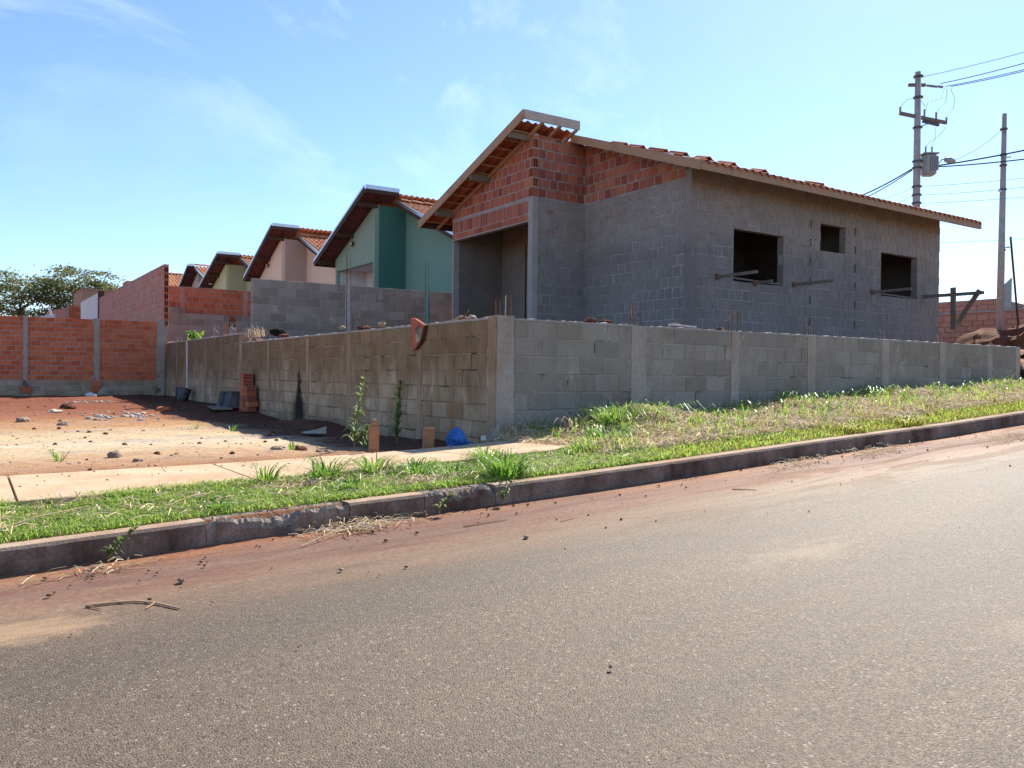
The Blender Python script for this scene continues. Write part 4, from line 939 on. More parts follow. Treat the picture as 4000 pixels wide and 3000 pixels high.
for z in (9.9, 9.05, 8.7, 7.9, 5.9): MB().tube([(28.6, 13.335, z), (28.6, 13.335, z + .05)], .115, 12).build('clamp', 'steel', p2)
for z, dx in ((8.98, .18), (6.0, .18), (7.85, -.16)): MB().beam((28.6, 13.3, z), (28.6 + dx, 13.3 - dx * .65, z + .02), .04, .05).build('bracket', 'galv', p2)
p3 = thing('utility_pole', 'distant thin pole at the right edge behind the tiled house', 'utility pole', (43.6, 18.6, 3)); MB().tube([(43.6, 18.6, 2), (43.6, 18.6, 7.2)], .13, 8, .10).build('shaft', 'pole', p3); MB().beam((43.2, 18.9, 7.0), (44, 18.3, 7.0), .08, .08).build('crossarm', 'wood_grey', p3)
def wire(label, a, b, r, m, sag=.15, grp='overhead wires at the utility poles'):
    a, b = Vector(a), Vector(b); n = 14
    pts = [a.lerp(b, i / n) - Vector((0, 0, sag * 4 * (i / n) * (1 - i / n))) for i in range(n + 1)]
    tag(MB().tube(pts, r, 5).build('overhead_wire', m), label, 'wire', grp)
def ext(a, b, k): a, b = Vector(a), Vector(b); return a + (b - a) * k
A_ = (28.32, 16.0, 12.38)
for lab, a, b, r, m in (('topmost thin wire from the tip of the transformer pole to the right', (28.32, 16.0, 12.38), (27.95, 12.45, 12.15), .010, 'thinwire'),
                        ('second wire from the top arm of the transformer pole to the right', (28.87, 15.62, 12.15), (27.95, 12.45, 11.80), .014, 'cable'),
                        ('upper of the twin wires from the top arm to the right', (29.01, 15.52, 12.05), (27.95, 12.45, 11.60), .013, 'cable'),
                        ('lower of the twin wires from the top arm to the right', (29.18, 15.41, 12.05), (27.95, 12.45, 11.55), .013, 'cable'),
                        ('upper thick cable from the transformer to the right past the slim pole', (28.75, 15.66, 9.22), (27.95, 12.42, 9.03), .026, 'cable'),
                        ('lower thick cable from the transformer to the right past the slim pole', (28.75, 15.66, 9.18), (27.95, 12.42, 8.75), .022, 'cable'),
                        ('highest of three thin wires right of the pole shaft', (28.32, 15.94, 8.48), (27.95, 12.42, 8.15), .007, 'thinwire'),
                        ('middle of three thin wires right of the pole shaft', (28.33, 15.94, 8.17), (27.95, 12.42, 7.86), .007, 'thinwire'),
                        ('lowest of three thin wires right of the pole shaft', (28.33, 15.94, 7.88), (27.95, 12.42, 7.55), .007, 'thinwire')):
    wire(lab, a, ext(a, b, 2.2), r, m, .12)
for lab, a, b, r, m in (('upper thick cable from the transformer pole down behind the roof', (28.04, 16.15, 9.10), (29.0, 18.1, 9.15), .026, 'cable'), ('lower thick cable from the transformer pole down behind the roof', (28.04, 16.15, 9.05), (29.0, 18.1, 9.02), .018, 'cable'),
                        ('thin wire left of the pole shaft just above the roof line', (28.04, 16.14, 8.42), (29.0, 18.1, 8.66), .007, 'thinwire'), ('lowest thin wire left of the pole shaft meeting the roof line', (28.04, 16.13, 8.12), (29.0, 18.1, 8.30), .007, 'thinwire')):
    wire(lab, a, ext(a, b, 4), r, m, .35)
wire('thin drop wire sagging from the street lamp up to the slim pole', (29.29, 15.31, 9.43), (28.62, 13.36, 9.95), .008, 'thinwire', .12)
wire('thin fence wire crossing the white sky right of the house wall', (21.5, 12.9, 5.35), (32, 12.2, 6.6), .006, 'thinwire', .02)

# ------------------------------------------------------------------ rebar
def truss(label, u, v, z0, z1, ax, w=.09, m='rebar', grp=None, zz='rebar_pale', n3=True):
    t = thing('rebar_truss', label, 'rebar', (u, v, z0), grp); d = Vector((w / 2, 0, 0)) if ax == 'u' else Vector((0, w / 2, 0)); e = Vector((0, .05, 0)) if ax == 'u' else Vector((.05, 0, 0)); c = Vector((u, v, 0))
    lean = Vector((random.uniform(-.02, .02), random.uniform(-.02, .02), 0))
    for q in (-d - e, d - e, e): MB().tube([c + q + Vector((0, 0, z0)), c + q + lean + Vector((0, 0, z1 + random.uniform(-.06, .04)))], .0055, 5).build('bar', m, t)
    for sg in (-1, 1):
        k = max(2, int((z1 - z0) / .10)); pts = []
        for i in range(k + 1): pts.append(c + (d * sg - e if i % 2 else e) + Vector((0, 0, z0 + (z1 - z0) * .96 * i / k)) + lean * i / k)
        MB().tube(pts, .004, 4).build('zigzag', zz, t)
truss('tall rusty rebar truss rising from the left slot of the grey block wall', 8.07, 19.37, 2.2, 4.62, 'u', .11, zz='rebar')
truss('tall rusty rebar truss rising from the right slot of the grey block wall', 10.31, 19.37, 2.2, 4.62, 'u', .11, zz='rebar')
for lab, u, z in (('short rebar truss on the street wall, nearest the corner', 6.76, 2.50), ('short rebar truss on the street wall, second from the corner', 8.51, 2.53), ('short rebar truss on the street wall, third from the corner', 10.15, 2.42), ('short rebar truss on the street wall, fourth from the corner', 12.0, 2.40), ('small rebar truss on the street wall below the far window', 13.7, 2.37)):
    truss(lab, u, 7.37, 2.18, z, 'u', .12, grp=None)
for lab, v, z in (('rebar truss on the side wall, farthest back', 22.95, 2.58), ('rebar truss on the side wall above the white streak', 21.0, 2.66), ('pale rebar truss on the side wall, third from the back', 19.2, 2.72), ('pale rebar truss on the side wall, fourth from the back', 17.8, 2.72), ('bent rebar truss on the side wall at the step', 16.75, 2.52)):
    truss(lab, 4.81, v, 2.3, z, 'v', .14, m='rebar_pale')
tag(MB().box(4.79, 4.83, 18.35, 18.56, 2.35, 2.69).build('timber_offcut', 'stake'), 'short upright timber offcut on the side wall between two pale trusses', 'timber')
for i, (lab, u, v, z0, z1) in enumerate((('rusty starter bar on the corner column, leftmost of four', 4.80, 7.42, 2.2, 2.43), ('thin starter bar on the corner column, second of four', 4.80, 7.34, 2.2, 2.41), ('pale starter bar on the corner column, third of four', 4.88, 7.36, 2.2, 2.47), ('tall starter bar on the corner column, rightmost of four', 4.93, 7.33, 2.2, 2.475),
                                         ('rusty bar standing beside the left slot of the grey wall', 5.05, 11.9, 2.1, 2.55), ('pair bar standing right of the broken brick slab, left one', 4.95, 9.0, 2.1, 2.62), ('pair bar standing right of the broken brick slab, right one', 4.98, 8.75, 2.1, 2.58))):
    tag(MB().tube([(u, v, z0), (u + random.uniform(-.01, .01), v, z1)], .007, 6).build('starter_bar', 'rebar' if i != 2 else 'rebar_pale'), lab, 'rebar')

# ------------------------------------------------------------------ small things on and by the walls
ch = thing('broken_slab', 'broken red brick slab hanging on top of the side wall', 'brick piece', (4.7, 9.05, 2.1))
def prism(poly, x0, x1, name, m, p): n = len(poly); MB().add([(x0, y, z) for y, z in poly] + [(x1, y, z) for y, z in poly], [tuple(range(n))[::-1], tuple(range(n, 2 * n))] + [(i, (i + 1) % n, n + (i + 1) % n, n + i) for i in range(n)]).build(name, m, p)
prism([(9.23, 2.315), (9.12, 2.30), (8.86, 2.205), (8.95, 2.03), (9.10, 1.93), (9.17, 1.905), (9.21, 2.1)], 4.692, 4.728, 'slab', 'redhouse', ch)
prism([(9.10, 2.18), (9.00, 2.22), (8.92, 2.14), (8.99, 2.02), (9.08, 1.99)], 4.687, 4.6915, 'mortar_patch', 'mortar_street', ch)
prism([(8.885, 2.20), (8.855, 2.20), (8.935, 2.02), (9.09, 1.915), (9.10, 1.928), (8.955, 2.04)], 4.688, 4.732, 'broken_edge', 'clod', ch)
hb = MB(); hb.box(-.095, .095, -.045, .045, -.09, .09)
hbm = hb.mesh('hollow_brick_body', 'redhouse')
def hollow(loc, rz, lab, grp, tilt=0):
    t = thing('hollow_brick', lab, 'brick', loc, grp); o = link('body', hbm, t); o.matrix_parent_inverse = Matrix.Identity(4); o.rotation_euler = (tilt, 0, rz); return t, o
hole = MB()
for i in range(2):
    for j in range(3): hole.box(-.03 + i * .035, -.005 + i * .035, -.0005, .0005, -.07 + j * .05, -.035 + j * .05)
z = .86; k = 0
for row in range(7):
    for col in range(2):
        if row > 4 and col == 0: continue
        h_ = .10 if row < 5 else .12
        u, v = 4.60 + random.uniform(-.015, .015), (16.05 if col else 15.78) + random.uniform(-.03, .03)
        t = thing('hollow_brick', 'hollow red brick in the stack leaning on the side wall', 'brick', (u, v, z + h_ / 2), 'stacked hollow bricks')
        o = MB().box(u - .09, u + .09, v - .125, v + .125, z, z + h_ - .006).build('body', 'redhouse', t)
        if row > 3:
            for i in range(3):
                for j in range(2): MB().box(u - .07 + i * .05, u - .04 + i * .05, v - .1275, v - .1255, z + .015 + j * h_ * .45, z + h_ * .4 + j * h_ * .45 - .01).build('hole', 'black', t)
        k += 1
    z += h_
bk = thing('bucket', 'dark paint-spattered bucket leaning on the side wall below the white streak', 'bucket', (4.45, 21.0, .95))
MB().tube([(4.45, 21.05, .90), (4.50, 21.0, 1.21)], .14, 16, .19, cap=True).build('pail', 'bucket', bk, True); MB().tube([(4.495, 21.0, 1.19), (4.50, 21.0, 1.215)], .2, 16).build('rim', 'steel', bk)
tn = thing('tin_box', 'dark square tin leaning on the side wall left of the brick stack', 'tin', (4.45, 16.8, .95))
MB().hexa([(4.35, 16.45, .92), (4.58, 16.45, .92), (4.58, 17.3, .92), (4.35, 17.3, .92), (4.42, 16.42, 1.2), (4.64, 16.42, 1.2), (4.64, 17.32, 1.2), (4.42, 17.32, 1.2)]).build('body', 'bucket', tn)
MB().box(4.41, 4.65, 16.40, 17.34, 1.202, 1.225).build('lid', 'steel', tn)
tag(MB().beam((4.15, 16.0, .90), (4.3, 17.1, .92), .35, .02).build('flat_board', 'wood_grey'), 'grey board lying on the dirt in front of the dark tin', 'board')
# pavement edge bits
st = thing('wooden_stake', 'pointed reddish wooden stake standing at the sidewalk edge in sun', 'stake', (3.24, 7.1, .8))
MB().beam((3.22, 7.08, .70), (3.225, 7.09, 1.105), .085, .05, (0, 1, 0)).build('shaft', 'stake', st); MB().beam((3.225, 7.09, 1.1055), (3.232, 7.095, 1.165), .080, .048, (0, 1, 0), .45).build('point', 'stake', st); MB().tube([(3.232, 7.095, 1.160), (3.233, 7.095, 1.178)], .018, 8).build('bent_nail', 'rebar_pale', st)
st = thing('wooden_stake', 'short square-cut stake in the shade of the wall, beside the blue bag', 'stake', (3.85, 7.15, .8)); MB().beam((3.80, 7.10, .70), (3.83, 7.12, 1.07), .105, .06, (.3, 1, 0)).build('shaft', 'stake', st); MB().beam((3.83, 7.12, 1.0705), (3.83, 7.12, 1.082), .1, .055, (.3, 1, 0)).build('sawn_top', 'wood', st)
bg_ = thing('plastic_bag', 'crumpled blue plastic bag on the sidewalk edge under the corner of the walls', 'bag', (4.13, 7.12, .88))
bmx = bmesh.new(); bmesh.ops.create_icosphere(bmx, subdivisions=4, radius=1)
for v in bmx.verts:
    c = v.co.copy(); rr_ = 1 + .30 * mnoise.noise(c * 1.7) + .22 * mnoise.noise(c * 4.1 + Vector((3, 1, 2))) + .08 * mnoise.noise(c * 9)
    w_ = 1 - .42 * max(0, c.z); v.co = Vector((c.x * .155 * w_, c.y * .13 * w_, c.z * .135 + .105)) * 1 ; v.co.x *= rr_; v.co.y *= rr_; v.co.z = max(.0, v.co.z * (.9 + .25 * mnoise.noise(c * 2.3)))
me = bpy.data.meshes.new('bag_body'); bmx.to_mesh(me); bmx.free(); me.materials.append(M['bag']); me.polygons.foreach_set('use_smooth', [True] * len(me.polygons))
o = link('bag_body', me, bg_); o.location = (4.13, 7.10, .885); o.scale = (.66, .7, .82)
for a, b, c in (((4.05, 7.06, .90), (4.0, 7.04, .895), (3.98, 7.02, .89)), ((4.21, 7.06, .91), (4.25, 7.02, .93), (4.27, 7.01, .91))): MB().tube([a, b, c], .02, 6, .004).build('handle', 'bag', bg_)
pp = thing('torn_paper', 'torn pale cement paper leaning at the foot of the corner column', 'paper', (4.66, 7.3, .93))
MB().hexa([(4.58, 7.24, .92), (4.71, 7.20, .92), (4.71, 7.205, .92), (4.58, 7.245, .92), (4.63, 7.25, .96), (4.722, 7.21, 1.10), (4.722, 7.215, 1.10), (4.63, 7.255, .96)]).build('sheet', 'mortar_pink', pp); MB().hexa([(4.50, 7.22, .92), (4.55, 7.20, .92), (4.55, 7.21, .92), (4.50, 7.23, .92), (4.51, 7.23, .965), (4.55, 7.21, .97), (4.55, 7.22, .97), (4.51, 7.24, .965)]).build('scrap', 'paper', pp)
# clods and rubbish along the wall tops
def clod(lab, cat, loc, r, m, seed, sq=(1, 1, .6), sub_=2, grp=None, name='clod'):
    o = link(name, blob(r, seed, m, sq, sub_, .45, name)); o.location = loc; o.rotation_euler = (0, 0, seed); tag(o, lab, cat, grp); return o
for i, (lab, u, v, z, r, m) in enumerate((('root-covered clod on the street wall above the first bay', 6.1, 7.40, 2.25, .07, 'clod'), ('round red clod beside the first rebar truss on the street wall', 6.35, 7.41, 2.24, .06, 'clod'), ('low red clod at the second rebar truss on the street wall', 8.35, 7.42, 2.235, .06, 'clod'),
        ('clod heap on the side wall near the step with a pale root', 4.95, 14.9, 2.28, .10, 'clod'), ('dark barrel-like lump on the ground behind the step of the side wall', 5.25, 16.2, 2.42, .16, 'black'), ('reddish clod heap behind the side wall at the left slot', 4.98, 11.3, 2.26, .11, 'clod'), ('broken block fragment standing on the side wall', 4.81, 11.75, 2.30, .055, 'col_lot'), ('second broken block fragment on the side wall', 4.81, 10.35, 2.29, .06, 'col_lot'), ('pale mortar lump on the side wall near the corner', 4.82, 7.95, 2.26, .05, 'rubble'))):
    clod(lab, 'clod', (u, v, z), r, m, i + 3)
tag(MB().tube([(4.9, 8.55, 2.24), (4.93, 8.4, 2.30), (4.95, 8.25, 2.27), (4.97, 8.1, 2.25)], .02, 6, .01).build('root_stump', 'wood'), 'pale root stump on the earth just left of the corner', 'root')
tag(MB().tube([(4.9, 8.35, 2.24), (4.95, 8.25, 2.36)], .008, 5).build('twig', 'rebar'), 'thin red twig sticking up from the root stump', 'twig')
bd = thing('broken_board', 'pale broken board on the street wall between the first two trusses', 'board', (7.6, 7.4, 2.25)); MB().beam((7.42, 7.42, 2.265), (7.80, 7.36, 2.245), .08, .02).build('board', 'paper', bd); MB().beam((7.45, 7.40, 2.285), (7.62, 7.44, 2.262), .05, .015).build('splinter', 'wood', bd)

# ------------------------------------------------------------------ stones, rubble and sticks on the lot and road
gz = lambda u, v: float(ground_z(u, v))
for i, (lab, u, v, r, m, cat, sq) in enumerate((
        ('whitish lump with flat top on the left part of the lot', 1.42, 17.3, .13, 'rubble', 'rubble', (1.5, .9, .4)), ('small white lump in front of the red wall footing', 2.78, 23.6, .13, 'paper', 'lump', (1.2, .8, .7)), ('broken concrete lump against the red wall footing', 3.13, 24.05, .14, 'mortar_pink', 'rubble', (.9, .7, 1.2)),
        ('brown stone on the left of the lot', .82, 15.3, .10, 'stone', 'stone', (1.3, 1, .7)), ('dark stone in the middle of the lot', 1.28, 14.2, .07, 'stone', 'stone', (1.2, 1, .7)), ('red clod at the left on the red soil', 1.73, 18.2, .11, 'clod', 'clod', (1.2, 1, .7)),
        ('dark clod by the left edge of the lot', .45, 17.6, .12, 'clod', 'clod', (1.2, 1, .6)), ('grey stone near the sidewalk at the left', 1.18, 8.35, .055, 'stone', 'stone', (1.2, 1, .8)), ('brown stone near the sidewalk in the middle', 2.78, 8.55, .05, 'stone', 'stone', (1.2, 1, .7)),
        ('reddish clod beside the small plant at the shadow edge', 2.87, 8.1, .06, 'clod', 'clod', (1.1, 1, .8)), ('flat pale stone at the shadow edge beside the tall weed', 3.05, 7.95, .065, 'stone', 'stone', (1.3, .9, .45)), ('small dark stone at the sidewalk edge left of centre', 1.28, 7.75, .035, 'stone', 'stone', (1.2, 1, .6)),
        ('red brick half lying at the edge of the wall shadow', 3.28, 17.0, .12, 'red', 'brick', (1.2, .7, .6)))):
    o = clod(lab, cat, (u, v, gz(u, v) + r * sq[2] * .25), r, m, i + 20, sq, 3, name=cat.replace(' ', '_'))
fbx = thing('paper_scrap', 'pale paper scrap in the shade at the foot of the side wall', 'paper', (3.9, 10.5, .8)); MB().hexa([(3.75, 10.4, gz(3.8, 10.4) + .03), (4.0, 10.3, gz(4, 10.3) + .04), (4.02, 10.6, gz(4, 10.6) + .05), (3.8, 10.7, gz(3.8, 10.7) + .03), (3.75, 10.4, gz(3.8, 10.4) + .035), (4.0, 10.3, gz(4, 10.3) + .14), (4.02, 10.6, gz(4, 10.6) + .07), (3.8, 10.7, gz(3.8, 10.7) + .035)]).build('sheet', 'rubble', fbx)
for lab, cu, cv, su, sv_, k in (('white plaster rubble patch on the red soil, left of two', 2.02, 15.6, .13, .35, 60), ('white plaster rubble patch on the red soil, right of two', 2.60, 15.9, .16, .45, 80), ('long pale plaster crumbs on the soil near the red wall', 2.5, 20.6, .22, .2, 40)):
    a_, b_ = rng.normal(cu, su, k), rng.normal(cv, sv_, k); q_ = .012 + .045 * rng.uniform(0, 1, k) ** 2
    scatter('plaster_rubble', blob(1.0, 8, 'rubble', (1.2, .9, .5), 1, .45, 'crumb'), np.stack([a_, b_, ground_z(a_, b_) + q_ * .15], -1), q_, 'rubble', lab, 'rubble')
sb_ = blob(1.0, 2, 'stone', (1, .9, .6), 1, .3, 'pebble')
n = 3000; pu = rng.uniform(-.3, 4.6, n); pv_ = 7.1 + 17.2 * rng.uniform(0, 1, n) ** 1.2; ok = n2(pu, pv_, 1.1, 2.2) + .5 * n2(pu, pv_, 3.7, .8) > .45; pu, pv_ = pu[ok], pv_[ok]; n = len(pu); sc = .005 + .017 * rng.uniform(0, 1, n) ** 3.0
scatter('lot_pebbles', sb_, np.stack([pu, pv_, ground_z(pu, pv_) + sc * .2], -1), sc, 'stone', 'small pebbles and crumbs scattered over the dirt lot', 'pebbles')
n = 240; pu = rng.uniform(.2, 4.65, n); pv_ = 7.1 + 17.0 * rng.uniform(0, 1, n); sc = .008 + .032 * rng.uniform(0, 1, n) ** 3.5
scatter('lot_clods', blob(1.0, 5, 'clod', (1, .9, .6), 1, .4, 'clod'), np.stack([pu, pv_, ground_z(pu, pv_) + sc * .2], -1), sc, 'clod', 'crumbly red clods scattered over the dirt lot', 'clods')
n = 500; pu = 4.88 + rng.exponential(.12, n); pv_ = rng.uniform(7.6, 24, n); k = n // 2; pu[:k] = rng.uniform(5, 16, k); pv_[:k] = 7.45 + rng.exponential(.05, k); sc = .008 + .04 * rng.uniform(0, 1, n) ** 3
scatter('rim_clods', blob(1.0, 6, 'clod', (1, .9, .7), 1, .4, 'clod'), np.stack([pu, pv_, raised_z(pu, pv_) + sc * .2], -1), sc, 'clod', 'earth crumbs along the top edge of the block walls', 'clods')
n = 340; pu = rng.uniform(-.5, 11, n); pv_ = 4.66 - rng.exponential(.35, n); ok = pv_ > 2; pu, pv_ = pu[ok], pv_[ok]; sc = .003 + .009 * rng.uniform(0, 1, len(pu)) ** 3
scatter('gutter_crumbs', blob(1.0, 7, 'clod', (1, .9, .7), 1, .4, 'clod'), np.stack([pu, pv_, road_z(pu, pv_) + .006 + sc * .3], -1), sc, 'clod', 'small mud crumbs washed along the gutter', 'crumbs')
n = 160; pu = rng.uniform(0, 4.6, n); pv_ = 5.85 + 1.1 * rng.uniform(0, 1, n) ** .6; sc = .002 + .007 * rng.uniform(0, 1, n) ** 3
scatter('sidewalk_crumbs', blob(1.0, 9, 'clod', (1, .9, .6), 1, .4, 'crumb'), np.stack([pu, pv_, np.array([sf(a) + (sbk(a) - sf(a)) * (b - 5.77) / 1.2 for a, b in zip(pu, pv_)]) + sc * .3], -1), sc, 'clod', 'soil crumbs scattered on the sidewalk strip', 'crumbs')
rz_ = lambda u, v: float(road_z(u, v)) + .012
sk = thing('fallen_stick', 'crooked brown stick lying on the muddy road edge at the left', 'stick', (1.0, 3.6, .55))
pts = [(.45, 3.975), (.56, 3.95), (.64, 3.92), (.71, 3.85), (.785, 3.715)]; MB().tube([(u, v, rz_(u, v) - .008) for u, v in pts], .006, 6, .004).build('stem', 'wood', sk)
for a, b in (((.455, 3.975), (.50, 3.90)), ((.71, 3.85), (.665, 3.80)), ((.60, 3.935), (.56, 3.99))): MB().tube([(*a, rz_(*a) - .007), (*b, rz_(*b) - .009)], .004, 5, .0025).build('side_twig', 'wood', sk)
for lab, pts in (('dark twig on the muddy strip of the road, right of centre', [(4.80, 4.13), (4.86, 4.08), (4.925, 4.005)]), ('forked twig on the asphalt edge at the centre', [(3.12, 4.05), (3.18, 4.06), (3.24, 4.075)]), ('long thin twig lying along the mud at the centre', [(2.54, 4.27), (2.7, 4.27), (2.86, 4.27)])):
    tag(MB().tube([(u, v, rz_(u, v) - .008) for u, v in pts], .004, 5, .002).build('twig', 'stake'), lab, 'twig')
for i, (lab, u, v, r) in enumerate((('small dark stone alone on the asphalt near the bottom', 1.948, 2.226, .008), ('muddy clod on the asphalt left of centre', 2.709, 3.846, .015), ('flat muddy stone on the gutter mud at the left', 0.87, 4.087, .018), ('pale pebble on the road mud', 1.57, 3.83, .010), ('stone in the gutter by the kerb at the right', 6.55, 4.63, .03))):
    clod(lab, 'stone', (u, v, rz_(u, v)), r, 'stone', i + 50, (1.2, 1, .7), 2, name='stone')
# ------------------------------------------------------------------ vegetation
def blades(name, pos, h, w, ang, lean, m, droop=.35, parent=None, three=False):
    """flat tapering blades; ang = direction of the lean, lean = horizontal reach / height"""
    n = len(pos); pos = np.asarray(pos); h = np.asarray(h)[:, None]; dx = np.stack([np.cos(ang), np.sin(ang), np.zeros(n)], -1)
    sd = np.stack([-np.sin(ang), np.cos(ang), np.zeros(n)], -1) * np.asarray(w)[:, None] / 2; lean = np.asarray(lean)[:, None]
    z = np.array([0, 0, 1.0]); tw = rng.uniform(-.5, .5, n)[:, None]; sd2 = sd * .85 + dx * np.asarray(w)[:, None] * .3 * tw
    mid = pos + z * h * .6 + dx * h * lean * .35; tip = pos + z * h * (1 - droop * lean * .6) + dx * h * lean
    if three:
        m2 = pos + z * h * (.92 - .1 * lean) + dx * h * lean * .7
        co = np.stack([pos - sd, pos + sd, mid - sd2, mid + sd2, m2 - sd2 * .7, m2 + sd2 * .7, tip], 1).reshape(-1, 3); b = np.arange(n)[:, None] * 7
        q = np.concatenate([b + np.array([0, 1, 3, 2]), b + np.array([2, 3, 5, 4])]); t = b + np.array([4, 5, 6])
    else:
        co = np.stack([pos - sd, pos + sd, mid - sd2, mid + sd2, tip], 1).reshape(-1, 3); b = np.arange(n)[:, None] * 5
        q = b + np.array([0, 1, 3, 2]); t = b + np.array([2, 3, 4])
    return link(name, np_mesh(name, co, [q, t], m), parent)
def pat(u, v): return .5 + .5 * n2(u, v, 2.1, .3) * .6 + .5 * n2(u, v, 6.7, 1.9) * .4
def top_z(u, v): return ground_z(u, v) + .006
BARE = [(.44, 5.70, .12, .06), (.69, 5.70, .06, .05), (.98, 5.35, .13, .05), (1.30, 5.23, .10, .09), (1.97, 5.5, .16, .08), (2.72, 5.17, .16, .08), (2.70, 5.75, .2, .08)]
def bare(u, v):
    r_ = np.ones_like(u)
    for a, b, c, d in BARE: r_ *= 1 - .97 * np.exp(-((u - a) / (1.5 * c)) ** 4 - ((v - b) / (1.3 * d)) ** 4)
    return r_
# short lawn between kerb and pavement, and right along the kerb
n = 85000; u = rng.uniform(-.6, 5.0, n); v = rng.uniform(4.865, 5.80 + .02, n)
keep = rng.uniform(0, 1, n) < bare(u, v) * np.clip(.25 + .9 * pat(u, v), 0, 1); u, v = u[keep], v[keep]; n = len(u)
h = (.014 + .026 * rng.uniform(0, 1, n)) * (1 + .7 * sm(5.45, 5.8, v)) * (1 + .5 * pat(u, v)) ; h *= np.where(v < 4.88, .8, 1)
tag(blades('lawn_grass', np.stack([u, v, top_z(u, v)], -1), h, .0042 + .003 * rng.uniform(0, 1, n), rng.uniform(0, 2 * np.pi, n), rng.uniform(.3, 2.2, n), 'grass'), 'short green grass between the kerb and the sidewalk', 'grass', kind='stuff')
n = 95000; u = 4.4 + 20 * rng.uniform(0, 1, n) ** 1.45; v = rng.uniform(4.865, 7.26, n)
ed_ = 5.5 + .22 * n2(u, v, 1.7, 3.1) + .12 * n2(u, v, 5.1, .6) + .12 * rng.normal(0, 1, n)
pr = np.where(v < ed_, .75, np.clip(1.1 * pat(u, v) - .33, .04, 1)); pr = np.where((u < 4.62) & (v > 5.7), 0.0, pr); keep = rng.uniform(0, 1, n) < pr; u, v, ed_ = u[keep], v[keep], ed_[keep]; n = len(u)
h = np.where(v < ed_, .018 + .038 * rng.uniform(0, 1, n), .04 + .12 * rng.uniform(0, 1, n) ** 2) * (.8 + .5 * pat(u, v))
yel = ((v < 5.6) & (rng.uniform(0, 1, n) < .25 + .35 * sm(6, 8, u))) | ((v >= 5.6) & (rng.uniform(0, 1, n) < .12))
P_ = np.stack([u, v, top_z(u, v)], -1); wv_ = .005 + .004 * rng.uniform(0, 1, n) + .00035 * u; ag = rng.uniform(0, 2 * np.pi, n); ln_ = rng.uniform(.15, 1.2, n)
tag(blades('verge_grass', P_[~yel], h[~yel], wv_[~yel], ag[~yel], ln_[~yel], 'grass'), 'green grass of the verge below the street wall', 'grass', kind='stuff')
tag(blades('yellow_grass', P_[yel], h[yel], wv_[yel], ag[yel], ln_[yel], 'grass_yel'), 'yellowing grass fringe along the kerb at the right', 'grass', kind='stuff')
bu_ = np.concatenate([rng.normal(a, c * .8, 70) for a, b, c, d in BARE]); bv_ = np.concatenate([rng.normal(b, d * .8, 70) for a, b, c, d in BARE]); bs_ = .004 + .018 * rng.uniform(0, 1, len(bu_)) ** 2
scatter('bare_soil_clods', blob(1.0, 11, 'stone', (1, .9, .7), 1, .4, 'clod'), np.stack([bu_, bv_, top_z(bu_, bv_) + bs_ * .2], -1), bs_, 'clod', 'loose soil crumbs on the bare patches of the lawn', 'clods')
# broad weedy blades below the wall
n = 3600; u = 4.9 + 15 * rng.uniform(0, 1, n) ** 1.3; v = 5.75 + 1.45 * rng.uniform(0, 1, n) ** .75; keep = rng.uniform(0, 1, n) < np.clip(1.7 * pat(u * .8, v * .8) - .5, .04, 1); u, v = u[keep], v[keep]; n = len(u)
tag(blades('verge_weeds', np.stack([u, v, top_z(u, v)], -1), .06 + .19 * rng.uniform(0, 1, n) ** 1.6, .010 + .012 * rng.uniform(0, 1, n), rng.uniform(0, 2 * np.pi, n), rng.uniform(.3, 1.3, n), 'tuft', three=True), 'broad-bladed green weeds growing through the cut grass under the street wall', 'weeds', kind='stuff')
# cut dry straw
def straw(name, us_, vs_, zf_, ln, label, parent=None, lift=.03, wid=.004):
    n = len(us_); ang = rng.uniform(0, 2 * np.pi, n); hh = rng.uniform(.2, 1, n) ** 2 * lift; d = np.stack([np.cos(ang), np.sin(ang)], -1) * ln[:, None] / 2
    a = np.stack([us_ - d[:, 0], vs_ - d[:, 1], zf_(us_ - d[:, 0], vs_ - d[:, 1]) + hh * rng.uniform(.2, 1.6, n)], -1); b = np.stack([us_ + d[:, 0], vs_ + d[:, 1], zf_(us_ + d[:, 0], vs_ + d[:, 1]) + hh * rng.uniform(.2, 1.6, n)], -1)
    c = (a + b) / 2; c[:, 2] += hh * .6; s_ = np.stack([-d[:, 1], d[:, 0], np.zeros(n)], -1); s_ = s_ / np.linalg.norm(s_, axis=1)[:, None] * (wid * rng.uniform(.6, 1.5, n))[:, None] / 2; s_[:, 2] += wid * .4
    co = np.stack([a - s_, a + s_, c - s_, c + s_, b - s_ * .6, b + s_ * .6], 1).reshape(-1, 3); bb = np.arange(n)[:, None] * 6
    q = np.concatenate([bb + np.array([0, 1, 3, 2]), bb + np.array([2, 3, 5, 4])]); o = link(name, np_mesh(name, co, [q], 'straw'), parent)
    return tag(o, label, 'straw', kind='stuff')
n = 62000; u = 4.6 + 13.2 * rng.uniform(0, 1, n) ** 1.2; v = 5.3 + 1.9 * rng.uniform(0, 1, n) ** .8; keep = rng.uniform(0, 1, n) < np.clip(1.9 * (1 - pat(u, v)) - .15, .15, 1); u, v = u[keep], v[keep]
straw('cut_straw', u, v, top_z, .06 + .16 * rng.uniform(0, 1, len(u)), 'dry cut straw lying on the verge below the street wall', lift=.06, wid=.006)
n = 1500; u = rng.uniform(0, 4.9, n); v = rng.uniform(4.95, 5.7, n); straw('lawn_straw', u, v, top_z, .04 + .14 * rng.uniform(0, 1, n), 'scattered dry stalks on the short lawn', lift=.05, wid=.004)
